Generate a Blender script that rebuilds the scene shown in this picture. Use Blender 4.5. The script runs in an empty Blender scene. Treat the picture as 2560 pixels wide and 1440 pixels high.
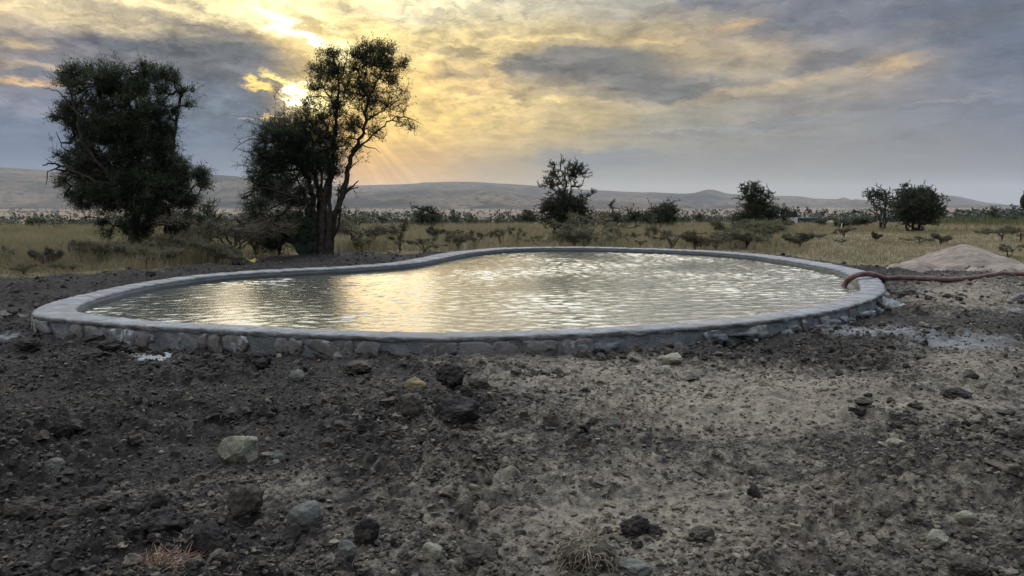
import bpy, bmesh, math, random
import numpy as np
from mathutils import Vector, Matrix

R = math.radians
random.seed(7)
rng = np.random.default_rng(11)
scene = bpy.context.scene
col = scene.collection

# ------------------------------------------------------------------ camera
F = 1898.0                      # focal length in photo pixels (2560 wide)
CAM_H = 1.45
PITCH = R(6.165)
cam_data = bpy.data.cameras.new('camera')
cam_data.sensor_width = 36.0
cam_data.lens = 36.0 * F / 2560.0
cam_data.clip_start = 0.05
cam_data.clip_end = 60000
cam = bpy.data.objects.new('camera', cam_data)
cam.location = (0, 0, CAM_H)
cam.rotation_euler = (math.pi / 2 - PITCH, 0, 0)
col.objects.link(cam)
scene.camera = cam
cp, sp = math.cos(PITCH), math.sin(PITCH)


def ray(px, py):
    dx = (px - 1280.0) / F
    dv = (720.0 - py) / F
    return np.array([dx, cp + dv * sp, -sp + dv * cp])


def at_z(px, py, z):
    d = ray(px, py)
    k = (z - CAM_H) / d[2]
    return np.array([d[0] * k, d[1] * k, z])


def at_y(px, py, Y):
    d = ray(px, py)
    k = Y / d[1]
    return np.array([d[0] * k, Y, CAM_H + d[2] * k])


def to_px(x, y, z):
    zz = z - CAM_H
    f = y * cp - zz * sp
    u = y * sp + zz * cp
    f = np.maximum(f, 0.05)
    return 1280 + F * x / f, 720 - F * u / f


def azel(px, py):
    d = ray(px, py)
    return math.atan2(d[0], d[1]), math.atan2(d[2], math.hypot(d[0], d[1]))


# ------------------------------------------------------------------ colour helpers
def lin1(c):
    c = c / 255.0
    return c / 12.92 if c <= 0.04045 else ((c + 0.055) / 1.055) ** 2.4


def srgb(r, g, b, k=1.0):
    return (lin1(r) * k, lin1(g) * k, lin1(b) * k, 1.0)


# ------------------------------------------------------------------ node helper
class NT:
    def __init__(self, tree):
        self.t = tree
        self.n = tree.nodes
        self.n.clear()

    def node(self, typ, **kw):
        nd = self.n.new(typ)
        for k, v in kw.items():
            setattr(nd, k, v)
        return nd

    def link(self, a, b):
        self.t.links.new(a, b)

    def put(self, sock, v):
        if isinstance(v, bpy.types.NodeSocket):
            self.link(v, sock)
        else:
            sock.default_value = v

    def math(self, op, a, b=None, c=None, clamp=False):
        nd = self.node('ShaderNodeMath', operation=op, use_clamp=clamp)
        self.put(nd.inputs[0], a)
        if b is not None:
            self.put(nd.inputs[1], b)
        if c is not None:
            self.put(nd.inputs[2], c)
        return nd.outputs[0]

    def vmath(self, op, a, b=None, scale=None):
        nd = self.node('ShaderNodeVectorMath', operation=op)
        self.put(nd.inputs[0], a)
        if b is not None:
            self.put(nd.inputs[1], b)
        if scale is not None:
            self.put(nd.inputs[3], scale)
        return nd.outputs['Value'] if op in ('LENGTH', 'DOT_PRODUCT', 'DISTANCE') else nd.outputs[0]

    def mix(self, f, a, b, mode='MIX'):
        nd = self.node('ShaderNodeMix', data_type='RGBA', blend_type=mode, clamp_factor=True)
        self.put(nd.inputs[0], f)
        self.put(nd.inputs[6], a)
        self.put(nd.inputs[7], b)
        return nd.outputs[2]

    def rng(self, v, a, b, c=0.0, d=1.0, smooth=True):
        nd = self.node('ShaderNodeMapRange', interpolation_type='SMOOTHSTEP' if smooth else 'LINEAR')
        self.put(nd.inputs[0], v)
        for i, q in enumerate((a, b, c, d)):
            nd.inputs[i + 1].default_value = q
        return nd.outputs[0]

    def noise(self, vec, scale, detail=4, rough=0.55, dist=0.0, out='Fac', lac=2.0):
        nd = self.node('ShaderNodeTexNoise')
        self.put(nd.inputs['Vector'], vec)
        nd.inputs['Scale'].default_value = scale
        nd.inputs['Detail'].default_value = detail
        nd.inputs['Roughness'].default_value = rough
        nd.inputs['Distortion'].default_value = dist
        nd.inputs['Lacunarity'].default_value = lac
        return nd.outputs[0] if out == 'Fac' else nd.outputs[1]

    def mapping(self, vec, loc=(0, 0, 0), rot=(0, 0, 0), scale=(1, 1, 1), typ='POINT'):
        nd = self.node('ShaderNodeMapping', vector_type=typ)
        self.put(nd.inputs[0], vec)
        nd.inputs[1].default_value = loc
        nd.inputs[2].default_value = rot
        nd.inputs[3].default_value = scale
        return nd.outputs[0]

    def ramp(self, f, stops, interp='LINEAR'):
        nd = self.node('ShaderNodeValToRGB')
        cr = nd.color_ramp
        cr.interpolation = interp
        while len(cr.elements) > 1:
            cr.elements.remove(cr.elements[-1])
        stops = sorted(stops, key=lambda s: s[0])
        cr.elements[0].position = stops[0][0]
        cr.elements[0].color = stops[0][1]
        for p, c in stops[1:]:
            e = cr.elements.new(p)
            e.color = c
        self.put(nd.inputs[0], f)
        return nd.outputs[0]


# ------------------------------------------------------------------ world: evening sky of broken cloud
SUN_AZ, SUN_EL = azel(800, 236)
world = bpy.data.worlds.new('World')
scene.world = world
world.use_nodes = True
W = NT(world.node_tree)
tc = W.node('ShaderNodeTexCoord')
dirv = tc.outputs['Generated']
sx = W.node('ShaderNodeSeparateXYZ')
W.link(dirv, sx.inputs[0])
X, Y_, Z = sx.outputs
az = W.math('ARCTAN2', X, Y_)
el = W.math('ARCTAN2', Z, W.math('SQRT', W.math('ADD', W.math('MULTIPLY', X, X), W.math('MULTIPLY', Y_, Y_))))
# cloud-deck plane coordinates: clouds get smaller and flatter towards the horizon
zc = W.math('ADD', W.math('MAXIMUM', Z, 0.0), 0.10)
cxy = W.node('ShaderNodeCombineXYZ')
W.link(W.math('DIVIDE', X, zc), cxy.inputs[0])
W.link(W.math('DIVIDE', Y_, zc), cxy.inputs[1])
deck = cxy.outputs[0]
ae = W.node('ShaderNodeCombineXYZ')
W.link(az, ae.inputs[0])
W.link(el, ae.inputs[1])
aev = ae.outputs[0]
aes = W.mapping(aev, rot=(0, 0, R(6)), scale=(1.0, 2.6, 1.0))


def cent(nz, amt):
    return W.vmath('SCALE', W.vmath('SUBTRACT', nz, (0.5, 0.5, 0.5)), scale=amt)


warp1 = cent(W.noise(aes, 8.0, 5, 0.6, out='Color'), 0.055)
warp2 = cent(W.noise(aes, 30.0, 6, 0.68, out='Color'), 0.040)
wv = W.vmath('MULTIPLY', W.vmath('ADD', warp1, warp2), (1.25, 0.62, 0.0))
aw = W.vmath('ADD', aev, wv)            # warped azimuth / elevation
saw = W.node('ShaderNodeSeparateXYZ')
W.link(aw, saw.inputs[0])
azw, elw = saw.outputs[0], saw.outputs[1]
# coarse colour map, rows by elevation, stops by azimuth
A0, A1 = -2.4, 2.4
f_az = W.math('DIVIDE', W.math('SUBTRACT', azw, A0), A1 - A0, clamp=True)


def stops(lst):
    out = []
    for px, c in lst:
        k = c[3] if len(c) > 3 else 1.0
        a = math.atan((px - 1280) / F)
        out.append(((a - A0) / (A1 - A0), srgb(c[0], c[1], c[2], k)))
    out.append(((-1.75 - A0) / (A1 - A0), tuple(0.55 * q for q in out[0][1][:3]) + (1,)))
    out.append(((1.75 - A0) / (A1 - A0), tuple(0.55 * q for q in out[-2][1][:3]) + (1,)))
    return out


rows = [
    (545, [(-600, (84, 94, 112)), (0, (96, 108, 132)), (550, (108, 118, 138)), (800, (154, 136, 112)), (980, (206, 160, 104)), (1200, (178, 148, 110)), (1500, (150, 142, 128)), (1900, (146, 140, 130)), (2300, (142, 140, 138)), (2560, (138, 138, 140)), (3300, (118, 124, 132))]),
    (420, [(-600, (78, 90, 114)), (0, (96, 110, 142)), (300, (98, 112, 144)), (560, (102, 114, 140)), (760, (124, 120, 116)), (920, (214, 164, 92)), (1060, (206, 166, 104)), (1250, (168, 148, 114)), (1500, (136, 136, 131)), (1900, (140, 137, 129)), (2300, (130, 132, 135)), (2560, (122, 126, 134)), (3300, (104, 111, 124))]),
    (300, [(-600, (88, 98, 118)), (0, (126, 130, 148)), (180, (116, 121, 142)), (400, (98, 108, 130)), (640, (96, 106, 126)), (760, (170, 144, 104)), (880, (255, 208, 106, 1.15)), (1050, (248, 210, 122)), (1250, (226, 196, 128)), (1400, (194, 172, 120)), (1700, (148, 143, 127)), (2000, (138, 135, 130)), (2300, (120, 124, 132)), (2560, (110, 116, 130)), (3300, (96, 104, 120))]),
    (200, [(-600, (104, 108, 122)), (0, (150, 138, 132)), (120, (124, 120, 126)), (300, (96, 101, 118)), (640, (95, 100, 112)), (770, (200, 166, 104)), (880, (255, 224, 130, 1.2)), (1000, (244, 208, 130)), (1200, (226, 194, 132)), (1400, (180, 162, 128)), (1700, (158, 146, 126)), (1950, (160, 148, 128)), (2200, (150, 140, 130)), (2450, (104, 112, 128)), (3300, (92, 100, 118))]),
    (100, [(-600, (140, 134, 132)), (0, (190, 172, 142)), (120, (140, 132, 128)), (260, (110, 110, 118)), (420, (104, 106, 114)), (600, (118, 112, 108)), (720, (240, 206, 136, 1.1)), (880, (252, 228, 156, 1.15)), (1100, (234, 210, 146)), (1300, (212, 190, 136)), (1600, (192, 172, 128)), (1850, (176, 158, 128)), (2050, (130, 129, 134)), (2300, (102, 110, 128)), (2560, (92, 101, 122)), (3300, (94, 104, 122))]),
    (10, [(-600, (170, 164, 156, 1.3)), (0, (228, 208, 162, 1.12)), (200, (232, 212, 166, 1.15)), (420, (240, 218, 166, 1.3)), (640, (255, 238, 180, 1.5)), (850, (246, 228, 172, 1.15)), (1100, (222, 210, 172, 1.15)), (1350, (190, 182, 158, 1.12)), (1600, (162, 158, 148, 1.1)), (1800, (132, 133, 139)), (2100, (110, 117, 132)), (2560, (90, 100, 122)), (3300, (100, 110, 130))]),
    (-220, [(-600, (214, 210, 200, 3.6)), (0, (240, 234, 214, 5.2)), (300, (246, 238, 212, 4.8)), (800, (255, 244, 204, 4.8)), (1300, (248, 240, 214, 5.1)), (1800, (240, 234, 214, 5.1)), (2400, (230, 228, 218, 4.7)), (3300, (170, 178, 190, 2.2))]),
    (-800, [(-600, (214, 222, 232, 3.2)), (800, (236, 240, 244, 5.6)), (1500, (230, 238, 247, 5.8)), (2400, (220, 230, 244, 5.0)), (3300, (184, 196, 214, 3.0))]),
]
els = [azel(1280, r[0])[1] for r in rows]
skyc = None
for (py, lst), e, ep in zip(rows, els, [None] + els[:-1]):
    rc = W.ramp(f_az, stops(lst), 'EASE')
    if skyc is None:
        skyc = rc
    else:
        skyc = W.mix(W.rng(elw, ep, e), skyc, rc)


def blob(colr, px, py, rx, ry, c, ang=0.0, inner=0.0, amt=1.0, vec=None, mode='MIX'):
    a, e = azel(px, py)
    m = W.mapping(aw if vec is None else vec, loc=(a, e, 0), rot=(0, 0, R(ang)), scale=(rx / F, ry / F, 1), typ='TEXTURE')
    f = W.rng(W.vmath('LENGTH', m), 1.0, inner, 0.0, amt)
    return W.mix(f, colr, c, mode)


# cloud bodies (grey) and lit openings, each a soft-edged patch broken up by the warp
for (px, py, rx, ry, c, ang, inn, amt) in [
    (560, 150, 300, 86, srgb(99, 103, 107), -7, 0.35, 0.92),
    (200, 126, 260, 34, srgb(116, 113, 116), -6, 0.2, 0.8),
    (300, 225, 360, 60, srgb(98, 106, 117), -3, 0.2, 0.8),
    (560, 270, 270, 64, srgb(93, 105, 118), 0, 0.2, 0.88),
    (60, 105, 90, 18, srgb(214, 190, 144), 0, 0.1, 0.7),
    (40, 196, 130, 13, srgb(222, 182, 132), -4, 0.1, 0.85),
    (170, 290, 130, 22, srgb(150, 142, 140), -4, 0.1, 0.6),
    (1010, 40, 120, 30, srgb(178, 178, 160), -8, 0.1, 0.5),
    (330, 46, 170, 12, srgb(186, 168, 138), -10, 0.1, 0.55),
    (150, 26, 420, 44, srgb(238, 216, 166, 1.05), -4, 0.1, 0.7),
    (60, 64, 120, 14, srgb(190, 170, 140), -10, 0.1, 0.5),
    (420, 20, 300, 24, srgb(250, 228, 172, 1.2), -8, 0.1, 0.8),
    (100, 160, 170, 12, srgb(206, 182, 146), -5, 0.1, 0.6),
    (1480, 160, 270, 66, srgb(110, 110, 108), 0, 0.4, 0.94),
    (1660, 216, 260, 46, srgb(113, 113, 111), -3, 0.4, 0.94),
    (1300, 165, 90, 34, srgb(118, 114, 110), 4, 0.3, 0.8),
    (1250, 100, 260, 12, srgb(240, 212, 150, 1.1), 0, 0.1, 0.9),
    (1700, 95, 220, 10, srgb(220, 190, 142), 2, 0.1, 0.7),
    (1300, 244, 220, 18, srgb(240, 214, 146), -2, 0.1, 0.85),
    (1380, 290, 200, 30, srgb(206, 184, 136), 4, 0.1, 0.5),
    (2080, 30, 420, 60, srgb(112, 117, 128), 4, 0.3, 0.85),
    (2380, 70, 400, 56, srgb(101, 109, 121), 10, 0.3, 0.85),
    (2140, 130, 330, 34, srgb(128, 127, 130), 12, 0.3, 0.7),
    (1790, 10, 120, 22, srgb(118, 121, 130), 0, 0.3, 0.7),
    (1840, 62, 110, 24, srgb(214, 182, 136), 4, 0.1, 0.7),
    (2020, 190, 300, 26, srgb(196, 174, 138), 13, 0.0, 0.6),
    (2240, 165, 90, 30, srgb(214, 184, 138), 8, 0.0, 0.75),
    (1780, 240, 280, 16, srgb(196, 174, 138), 9, 0.0, 0.5),
    (1150, 180, 120, 26, srgb(178, 158, 128), 0, 0.1, 0.6),
    (1120, 130, 90, 20, srgb(186, 168, 134), -10, 0.1, 0.6),
    (1900, 315, 500, 22, srgb(128, 131, 134), 2, 0.2, 0.6),
    (1650, 322, 260, 7, srgb(166, 160, 144), 2, 0.1, 0.6),
    (2350, 250, 160, 8, srgb(150, 150, 148), 4, 0.1, 0.5),
    (1480, 400, 240, 40, srgb(118, 124, 131), 0, 0.2, 0.7),
    (230, 370, 520, 110, srgb(94, 110, 132), 0, 0.2, 0.85),
    (600, 385, 190, 70, srgb(100, 111, 128), 0, 0.2, 0.8),
    (620, 330, 130, 60, srgb(92, 104, 122), 0, 0.2, 0.85),
    (2100, 400, 600, 90, srgb(122, 122, 122), 0, 0.2, 0.5),
]:
    skyc = blob(skyc, px, py, rx, ry, c, ang, inn, amt)

# fine cloud texture, strongest high up and near the sun
n1 = W.noise(W.mapping(W.vmath('ADD', aev, warp2), rot=(0, 0, R(14)), scale=(21, 50, 1)), 1.0, 8, 0.66, 0.5)
n2 = W.noise(W.mapping(W.vmath('ADD', aev, warp2), rot=(0, 0, R(-14)), scale=(13, 42, 1)), 1.0, 8, 0.64, 0.5)
nside = W.rng(az, -0.05, 0.25)
n3 = W.noise(deck, 3.4, 8, 0.62, 0.6)
n12 = W.math('ADD', W.math('MULTIPLY', n1, W.math('SUBTRACT', 1.0, nside)), W.math('MULTIPLY', n2, nside))
tex = W.math('ADD', W.math('MULTIPLY', n12, 0.62), W.math('MULTIPLY', n3, 0.38))
gain = W.rng(el, R(1.5), R(9), 0.05, 1.0)
sun_d = W.vmath('LENGTH', W.mapping(aev, loc=(SUN_AZ, SUN_EL + 0.03, 0), scale=(0.55, 0.30, 1), typ='TEXTURE'))
gain = W.math('MULTIPLY', gain, W.rng(sun_d, 1.6, 0.1, 0.5, 1.25))
dev = W.math('MULTIPLY', W.math('SUBTRACT', tex, 0.5), gain)
lum = W.math('ADD', 1.0, W.math('MULTIPLY', dev, 3.9))
lum = W.math('MULTIPLY', W.math('MAXIMUM', lum, 0.5), 1.05)
lc = W.node('ShaderNodeCombineXYZ')
W.link(lum, lc.inputs[0])
W.link(W.math('ADD', 1.0, W.math('MULTIPLY', W.math('SUBTRACT', lum, 1.0), 0.97)), lc.inputs[1])
W.link(W.math('ADD', 1.0, W.math('MULTIPLY', W.math('SUBTRACT', lum, 1.0), 0.88)), lc.inputs[2])
skyc = W.mix(1.0, skyc, lc.outputs[0], 'MULTIPLY')

# the burning gaps in the cloud in front of the sun
aw2 = W.vmath('ADD', aev, W.vmath('MULTIPLY', W.vmath('ADD', W.vmath('SCALE', warp1, scale=0.5), warp2), (1.9, 1.1, 0.0)))
for (px, py, rx, ry, c, ang, inn, amt) in [
    (890, 230, 260, 200, srgb(255, 216, 132, 1.08), 0, 0.0, 0.75),
    (690, 62, 290, 46, srgb(255, 236, 170, 1.15), -24, 0.0, 0.8),
    (610, 34, 110, 20, srgb(255, 244, 196, 1.5), -12, 0.0, 0.9),
    (700, 58, 120, 26, srgb(255, 248, 206, 1.9), -22, 0.1, 0.95),
    (742, 84, 70, 16, srgb(255, 248, 206, 1.9), -30, 0.1, 0.95),
    (800, 108, 70, 24, srgb(255, 248, 206, 1.9), -34, 0.1, 0.95),
    (790, 40, 110, 12, srgb(255, 240, 186, 1.4), -24, 0.0, 0.8),
    (560, 60, 60, 10, srgb(150, 136, 118), -14, 0.0, 0.6),
    (770, 70, 46, 9, srgb(206, 170, 116), -20, 0.0, 0.7),
    (560, 24, 160, 20, srgb(255, 238, 180, 1.2), -14, 0.1, 0.9),
    (868, 128, 70, 38, srgb(255, 240, 176, 1.7), 0, 0.0, 0.9),
    (645, 209, 54, 14, srgb(255, 216, 120, 1.3), -14, 0.1, 1.0),
    (700, 194, 50, 13, srgb(255, 226, 140, 1.4), -22, 0.1, 1.0),
    (732, 222, 26, 17, srgb(255, 250, 214, 2.6), -24, 0.3, 1.0),
    (758, 226, 26, 18, srgb(255, 250, 214, 2.6), -30, 0.3, 1.0),
    (762, 252, 62, 20, srgb(255, 250, 210, 3.0), -10, 0.3, 1.0),
    (800, 246, 110, 60, srgb(255, 236, 160, 1.8), -10, 0.0, 0.85),
    (686, 292, 34, 9, srgb(255, 214, 118, 1.2), -12, 0.1, 0.95),
    (620, 288, 34, 6, srgb(190, 170, 136), -10, 0.1, 0.8),
]:
    skyc = blob(skyc, px, py, rx, ry, c, ang, inn, amt, vec=aw2)

# faint crepuscular rays fanning down to the right of the sun
da = W.math('SUBTRACT', az, SUN_AZ)
de = W.math('SUBTRACT', el, SUN_EL + 0.02)
ang = W.math('ARCTAN2', de, da)
rad = W.math('SQRT', W.math('ADD', W.math('MULTIPLY', da, da), W.math('MULTIPLY', de, de)))
an = W.node('ShaderNodeCombineXYZ')
W.link(W.math('MULTIPLY', ang, 9.0), an.inputs[0])
rn = W.rng(W.noise(an.outputs[0], 1.0, 2, 0.5), 0.38, 0.64, -0.5, 0.8)
rmask = W.math('MULTIPLY', W.rng(ang, -1.35, -0.95), W.rng(ang, -0.15, -0.42))
rmask = W.math('MULTIPLY', rmask, W.math('MULTIPLY', W.rng(rad, 0.05, 0.1), W.rng(rad, 0.26, 0.12)))
rv = W.math('ADD', 1.0, W.math('MULTIPLY', W.math('MULTIPLY', rn, rmask), 0.19))
skyc = W.mix(1.0, skyc, rv, 'MULTIPLY')

# clear-sky light from the sky model shows behind the viewer and through thin cloud
nish = W.node('ShaderNodeTexSky', sky_type='NISHITA')
nish.sun_disc = False
nish.sun_elevation = SUN_EL
nish.sun_rotation = SUN_AZ
nish.air_density = 1.2
nish.dust_density = 2.5
nsc = W.vmath('SCALE', nish.outputs[0], scale=0.10)
SKY_GAIN = 1.0
add = W.node('ShaderNodeMix', data_type='RGBA', blend_type='ADD')
W.link(W.rng(Y_, 0.2, -0.4, 0.0, 0.03), add.inputs[0])
W.link(skyc, add.inputs[6])
W.link(nsc, add.inputs[7])
below = W.rng(Z, -0.02, 0.0)
fin = W.mix(below, (0.06, 0.055, 0.05, 1), add.outputs[2])
bg = W.node('ShaderNodeBackground')
W.link(fin, bg.inputs[0])
bg.inputs[1].default_value = SKY_GAIN
wo = W.node('ShaderNodeOutputWorld')
W.link(bg.outputs[0], wo.inputs[0])

# the sun, low and veiled by cloud
sun = bpy.data.lights.new('sun', 'SUN')
sun.energy = 0.13
sun.angle = R(16)
sun.color = (1.0, 0.78, 0.5)
sun_o = bpy.data.objects.new('sun', sun)
sd = Vector((math.sin(SUN_AZ) * math.cos(SUN_EL), math.cos(SUN_AZ) * math.cos(SUN_EL), math.sin(SUN_EL)))
sun_o.rotation_euler = sd.to_track_quat('Z', 'Y').to_euler()
sun_o.location = (-10, 40, 30)
col.objects.link(sun_o)

scene.view_settings.view_transform = 'Standard'
scene.view_settings.look = 'None'
scene.view_settings.exposure = 0.0
scene.view_settings.gamma = 1.0
scene.render.engine = 'CYCLES'
scene.cycles.max_bounces = 6
scene.cycles.diffuse_bounces = 2
scene.cycles.glossy_bounces = 3
scene.cycles.transmission_bounces = 3
scene.cycles.transparent_max_bounces = 6
scene.cycles.volume_bounces = 1
scene.cycles.use_denoising = True


# ------------------------------------------------------------------ numpy noise
def h2(ix, iy, seed):
    h = (ix.astype(np.int64) * 374761393 + iy.astype(np.int64) * 668265263 + seed * 974711) & 0xffffffff
    h = ((h ^ (h >> 13)) * 1274126177) & 0xffffffff
    h = ((h ^ (h >> 16)) * 2246822519) & 0xffffffff
    return (h ^ (h >> 15)) & 0xffffff


def gn(x, y, seed=0):
    x = np.asarray(x, dtype=np.float64)
    y = np.asarray(y, dtype=np.float64)
    ix, iy = np.floor(x), np.floor(y)
    fx, fy = x - ix, y - iy
    u = fx * fx * fx * (fx * (fx * 6 - 15) + 10)
    v = fy * fy * fy * (fy * (fy * 6 - 15) + 10)

    def g(ox, oy):
        a = h2(ix + ox, iy + oy, seed) * (2 * math.pi / 0x1000000)
        return np.cos(a) * (fx - ox) + np.sin(a) * (fy - oy)
    a = g(0, 0) * (1 - u) + g(1, 0) * u
    b = g(0, 1) * (1 - u) + g(1, 1) * u
    return (a * (1 - v) + b * v) * 1.5


def fbm(x, y, sc, octv=4, seed=0, gain=0.5):
    t, a = 0, 1.0
    for i in range(octv):
        t = t + gn(x * sc, y * sc, seed + i * 17) * a
        sc *= 2.03
        a *= gain
    return t


def h3(ix, iy, iz, seed):
    return h2(ix + iz * 57.0, iy - iz * 131.0, seed) / 0xffffff


def vn3(p, seed=0):
    i = np.floor(p)
    f = p - i
    f = f * f * (3 - 2 * f)
    t = 0
    for a in (0, 1):
        for b in (0, 1):
            for c in (0, 1):
                w = (f[:, 0] if a else 1 - f[:, 0]) * (f[:, 1] if b else 1 - f[:, 1]) * (f[:, 2] if c else 1 - f[:, 2])
                t = t + w * h3(i[:, 0] + a, i[:, 1] + b, i[:, 2] + c, seed)
    return t - 0.5


def sstep(x, a, b):
    t = np.clip((x - a) / (b - a), 0, 1)
    return t * t * (3 - 2 * t)


# ------------------------------------------------------------------ mesh helpers
def link_mesh(name, V, quads=None, tris=None, mats=(), midx=None, smooth=True, parent=None, attrs=None):
    me = bpy.data.meshes.new(name)
    V = np.asarray(V, dtype=np.float32).reshape(-1, 3)
    q = np.zeros((0, 4), np.int32) if quads is None or len(quads) == 0 else np.asarray(quads, np.int32).reshape(-1, 4)
    t = np.zeros((0, 3), np.int32) if tris is None or len(tris) == 0 else np.asarray(tris, np.int32).reshape(-1, 3)
    nl = q.size + t.size
    npoly = len(q) + len(t)
    me.vertices.add(len(V))
    me.vertices.foreach_set('co', V.ravel())
    me.loops.add(nl)
    me.loops.foreach_set('vertex_index', np.concatenate([q.ravel(), t.ravel()]).astype(np.int32))
    me.polygons.add(npoly)
    ls = np.concatenate([np.arange(len(q)) * 4, q.size + np.arange(len(t)) * 3]).astype(np.int32)
    me.polygons.foreach_set('loop_start', ls)
    for m in mats:
        me.materials.append(m)
    if midx is not None:
        me.polygons.foreach_set('material_index', np.asarray(midx, np.int32))
    me.update(calc_edges=True)
    me.polygons.foreach_set('use_smooth', np.full(npoly, bool(smooth)))
    if attrs:
        for k, v in attrs.items():
            a = me.attributes.new(k, 'FLOAT', 'POINT')
            a.data.foreach_set('value', np.asarray(v, np.float32))
    o = bpy.data.objects.new(name, me)
    col.objects.link(o)
    if parent is not None:
        o.parent = parent
    return o


def tag(o, label=None, cat=None, group=None, kind=None):
    if label:
        o['label'] = label
    if cat:
        o['category'] = cat
    if group:
        o['group'] = group
    if kind:
        o['kind'] = kind
    return o


def empty(name, loc, rz=0.0):
    o = bpy.data.objects.new(name, None)
    o.location = loc
    o.rotation_euler = (0, 0, rz)
    o.empty_display_size = 0.2
    col.objects.link(o)
    return o


class MB:
    """collects simple pieces into the arrays of ONE mesh"""

    def __init__(self):
        self.V, self.Q, self.T, self.mq, self.mt, self.n, self.A = [], [], [], [], [], 0, []

    def add(self, V, quads=None, tris=None, m=0, a=0.0):
        V = np.asarray(V, float).reshape(-1, 3)
        self.V.append(V)
        self.A.append(np.full(len(V), a) if np.isscalar(a) else np.asarray(a))
        if quads is not None and len(quads):
            q = np.asarray(quads).reshape(-1, 4) + self.n
            self.Q.append(q)
            self.mq.append(np.full(len(q), m))
        if tris is not None and len(tris):
            t = np.asarray(tris).reshape(-1, 3) + self.n
            self.T.append(t)
            self.mt.append(np.full(len(t), m))
        self.n += len(V)

    def tube(self, pts, rad, sides=6, m=0, cap=True):
        pts = np.asarray(pts, float)
        n = len(pts)
        rad = np.full(n, rad) if np.isscalar(rad) else np.asarray(rad, float)
        tg = np.gradient(pts, axis=0)
        tg /= np.maximum(np.linalg.norm(tg, axis=1)[:, None], 1e-9)
        up = np.array([0, 0, 1.0]) if abs(tg[0][2]) < 0.9 else np.array([1.0, 0, 0])
        V = []
        s = np.cross(tg[0], up)
        s /= np.linalg.norm(s)
        for i in range(n):
            s = s - tg[i] * s.dot(tg[i])
            s /= max(np.linalg.norm(s), 1e-9)
            b = np.cross(tg[i], s)
            for k in range(sides):
                th = 2 * math.pi * k / sides
                V.append(pts[i] + rad[i] * (math.cos(th) * s + math.sin(th) * b))
        Q = [(i * sides + k, i * sides + (k + 1) % sides, (i + 1) * sides + (k + 1) % sides, (i + 1) * sides + k) for i in range(n - 1) for k in range(sides)]
        T = []
        if cap:
            V.append(pts[0])
            V.append(pts[-1])
            c0 = n * sides
            T = [(c0, (k + 1) % sides, k) for k in range(sides)] + [(c0 + 1, (n - 1) * sides + k, (n - 1) * sides + (k + 1) % sides) for k in range(sides)]
        self.add(V, Q, T, m)

    def box(self, lo, hi, m=0):
        x0, y0, z0 = lo
        x1, y1, z1 = hi
        V = [(x0, y0, z0), (x1, y0, z0), (x1, y1, z0), (x0, y1, z0), (x0, y0, z1), (x1, y0, z1), (x1, y1, z1), (x0, y1, z1)]
        self.add(V, [(0, 3, 2, 1), (4, 5, 6, 7), (0, 1, 5, 4), (1, 2, 6, 5), (2, 3, 7, 6), (3, 0, 4, 7)], None, m)

    def build(self, name, mats, parent=None, smooth=True, attr=None):
        V = np.concatenate(self.V)
        q = np.concatenate(self.Q) if self.Q else None
        t = np.concatenate(self.T) if self.T else None
        mi = np.concatenate(self.mq + self.mt)
        at = {attr: np.concatenate(self.A)} if attr else None
        return link_mesh(name, V, q, t, mats, mi, smooth, parent, at)


def bez(pts, n):
    """Catmull-Rom resampling of a polyline"""
    P = np.asarray(pts, float)
    P = np.vstack([2 * P[0] - P[1], P, 2 * P[-1] - P[-2]])
    out = []
    m = len(P) - 3
    for i in range(n):
        t = i / (n - 1) * m
        k = min(int(t), m - 1)
        u = t - k
        p0, p1, p2, p3 = P[k], P[k + 1], P[k + 2], P[k + 3]
        out.append(0.5 * (2 * p1 + (p2 - p0) * u + (2 * p0 - 5 * p1 + 4 * p2 - p3) * u * u + (3 * p1 - p0 - 3 * p2 + p3) * u ** 3))
    return np.array(out)


def ico(sub):
    bm = bmesh.new()
    bmesh.ops.create_icosphere(bm, subdivisions=sub, radius=1.0)
    V = np.array([v.co[:] for v in bm.verts])
    T = np.array([[v.index for v in f.verts] for f in bm.faces])
    bm.free()
    return V, T


ICO = {s: ico(s) for s in (1, 2, 3, 4, 5)}


# ------------------------------------------------------------------ materials
def new_mat(name):
    m = bpy.data.materials.new(name)
    m.use_nodes = True
    return m, NT(m.node_tree)


def finish(N, color, rough=0.9, spec=0.2, bump=None, bump_d=0.01, bump_s=0.6, **kw):
    p = N.node('ShaderNodeBsdfPrincipled')
    N.put(p.inputs['Base Color'], color)
    N.put(p.inputs['Roughness'], rough)
    p.inputs['Specular IOR Level'].default_value = spec
    for k, v in kw.items():
        N.put(p.inputs[k], v)
    if bump is not None:
        b = N.node('ShaderNodeBump')
        b.inputs['Strength'].default_value = bump_s
        b.inputs['Distance'].default_value = bump_d
        N.link(bump, b.inputs['Height'])
        N.link(b.outputs[0], p.inputs['Normal'])
    o = N.node('ShaderNodeOutputMaterial')
    N.link(p.outputs[0], o.inputs[0])
    return p


def attr(N, name):
    a = N.node('ShaderNodeAttribute', attribute_name=name)
    return a.outputs['Fac']


def objv(N):
    return N.node('ShaderNodeTexCoord').outputs['Object']


def geov(N):
    return N.node('ShaderNodeNewGeometry').outputs['Position']


def rand_obj(N):
    return N.node('ShaderNodeObjectInfo').outputs['Random']


def mat_plain(name, c1, c2, scale=8, rough=0.9, spec=0.2, bump=0.01, bscale=30, detail=5, **kw):
    m, N = new_mat(name)
    v = objv(N)
    f = N.rng(N.noise(v, scale, detail, 0.6), 0.3, 0.7)
    finish(N, N.mix(f, c1, c2), rough, spec, N.noise(v, bscale, 5, 0.65), bump, 0.7, **kw)
    return m


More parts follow.
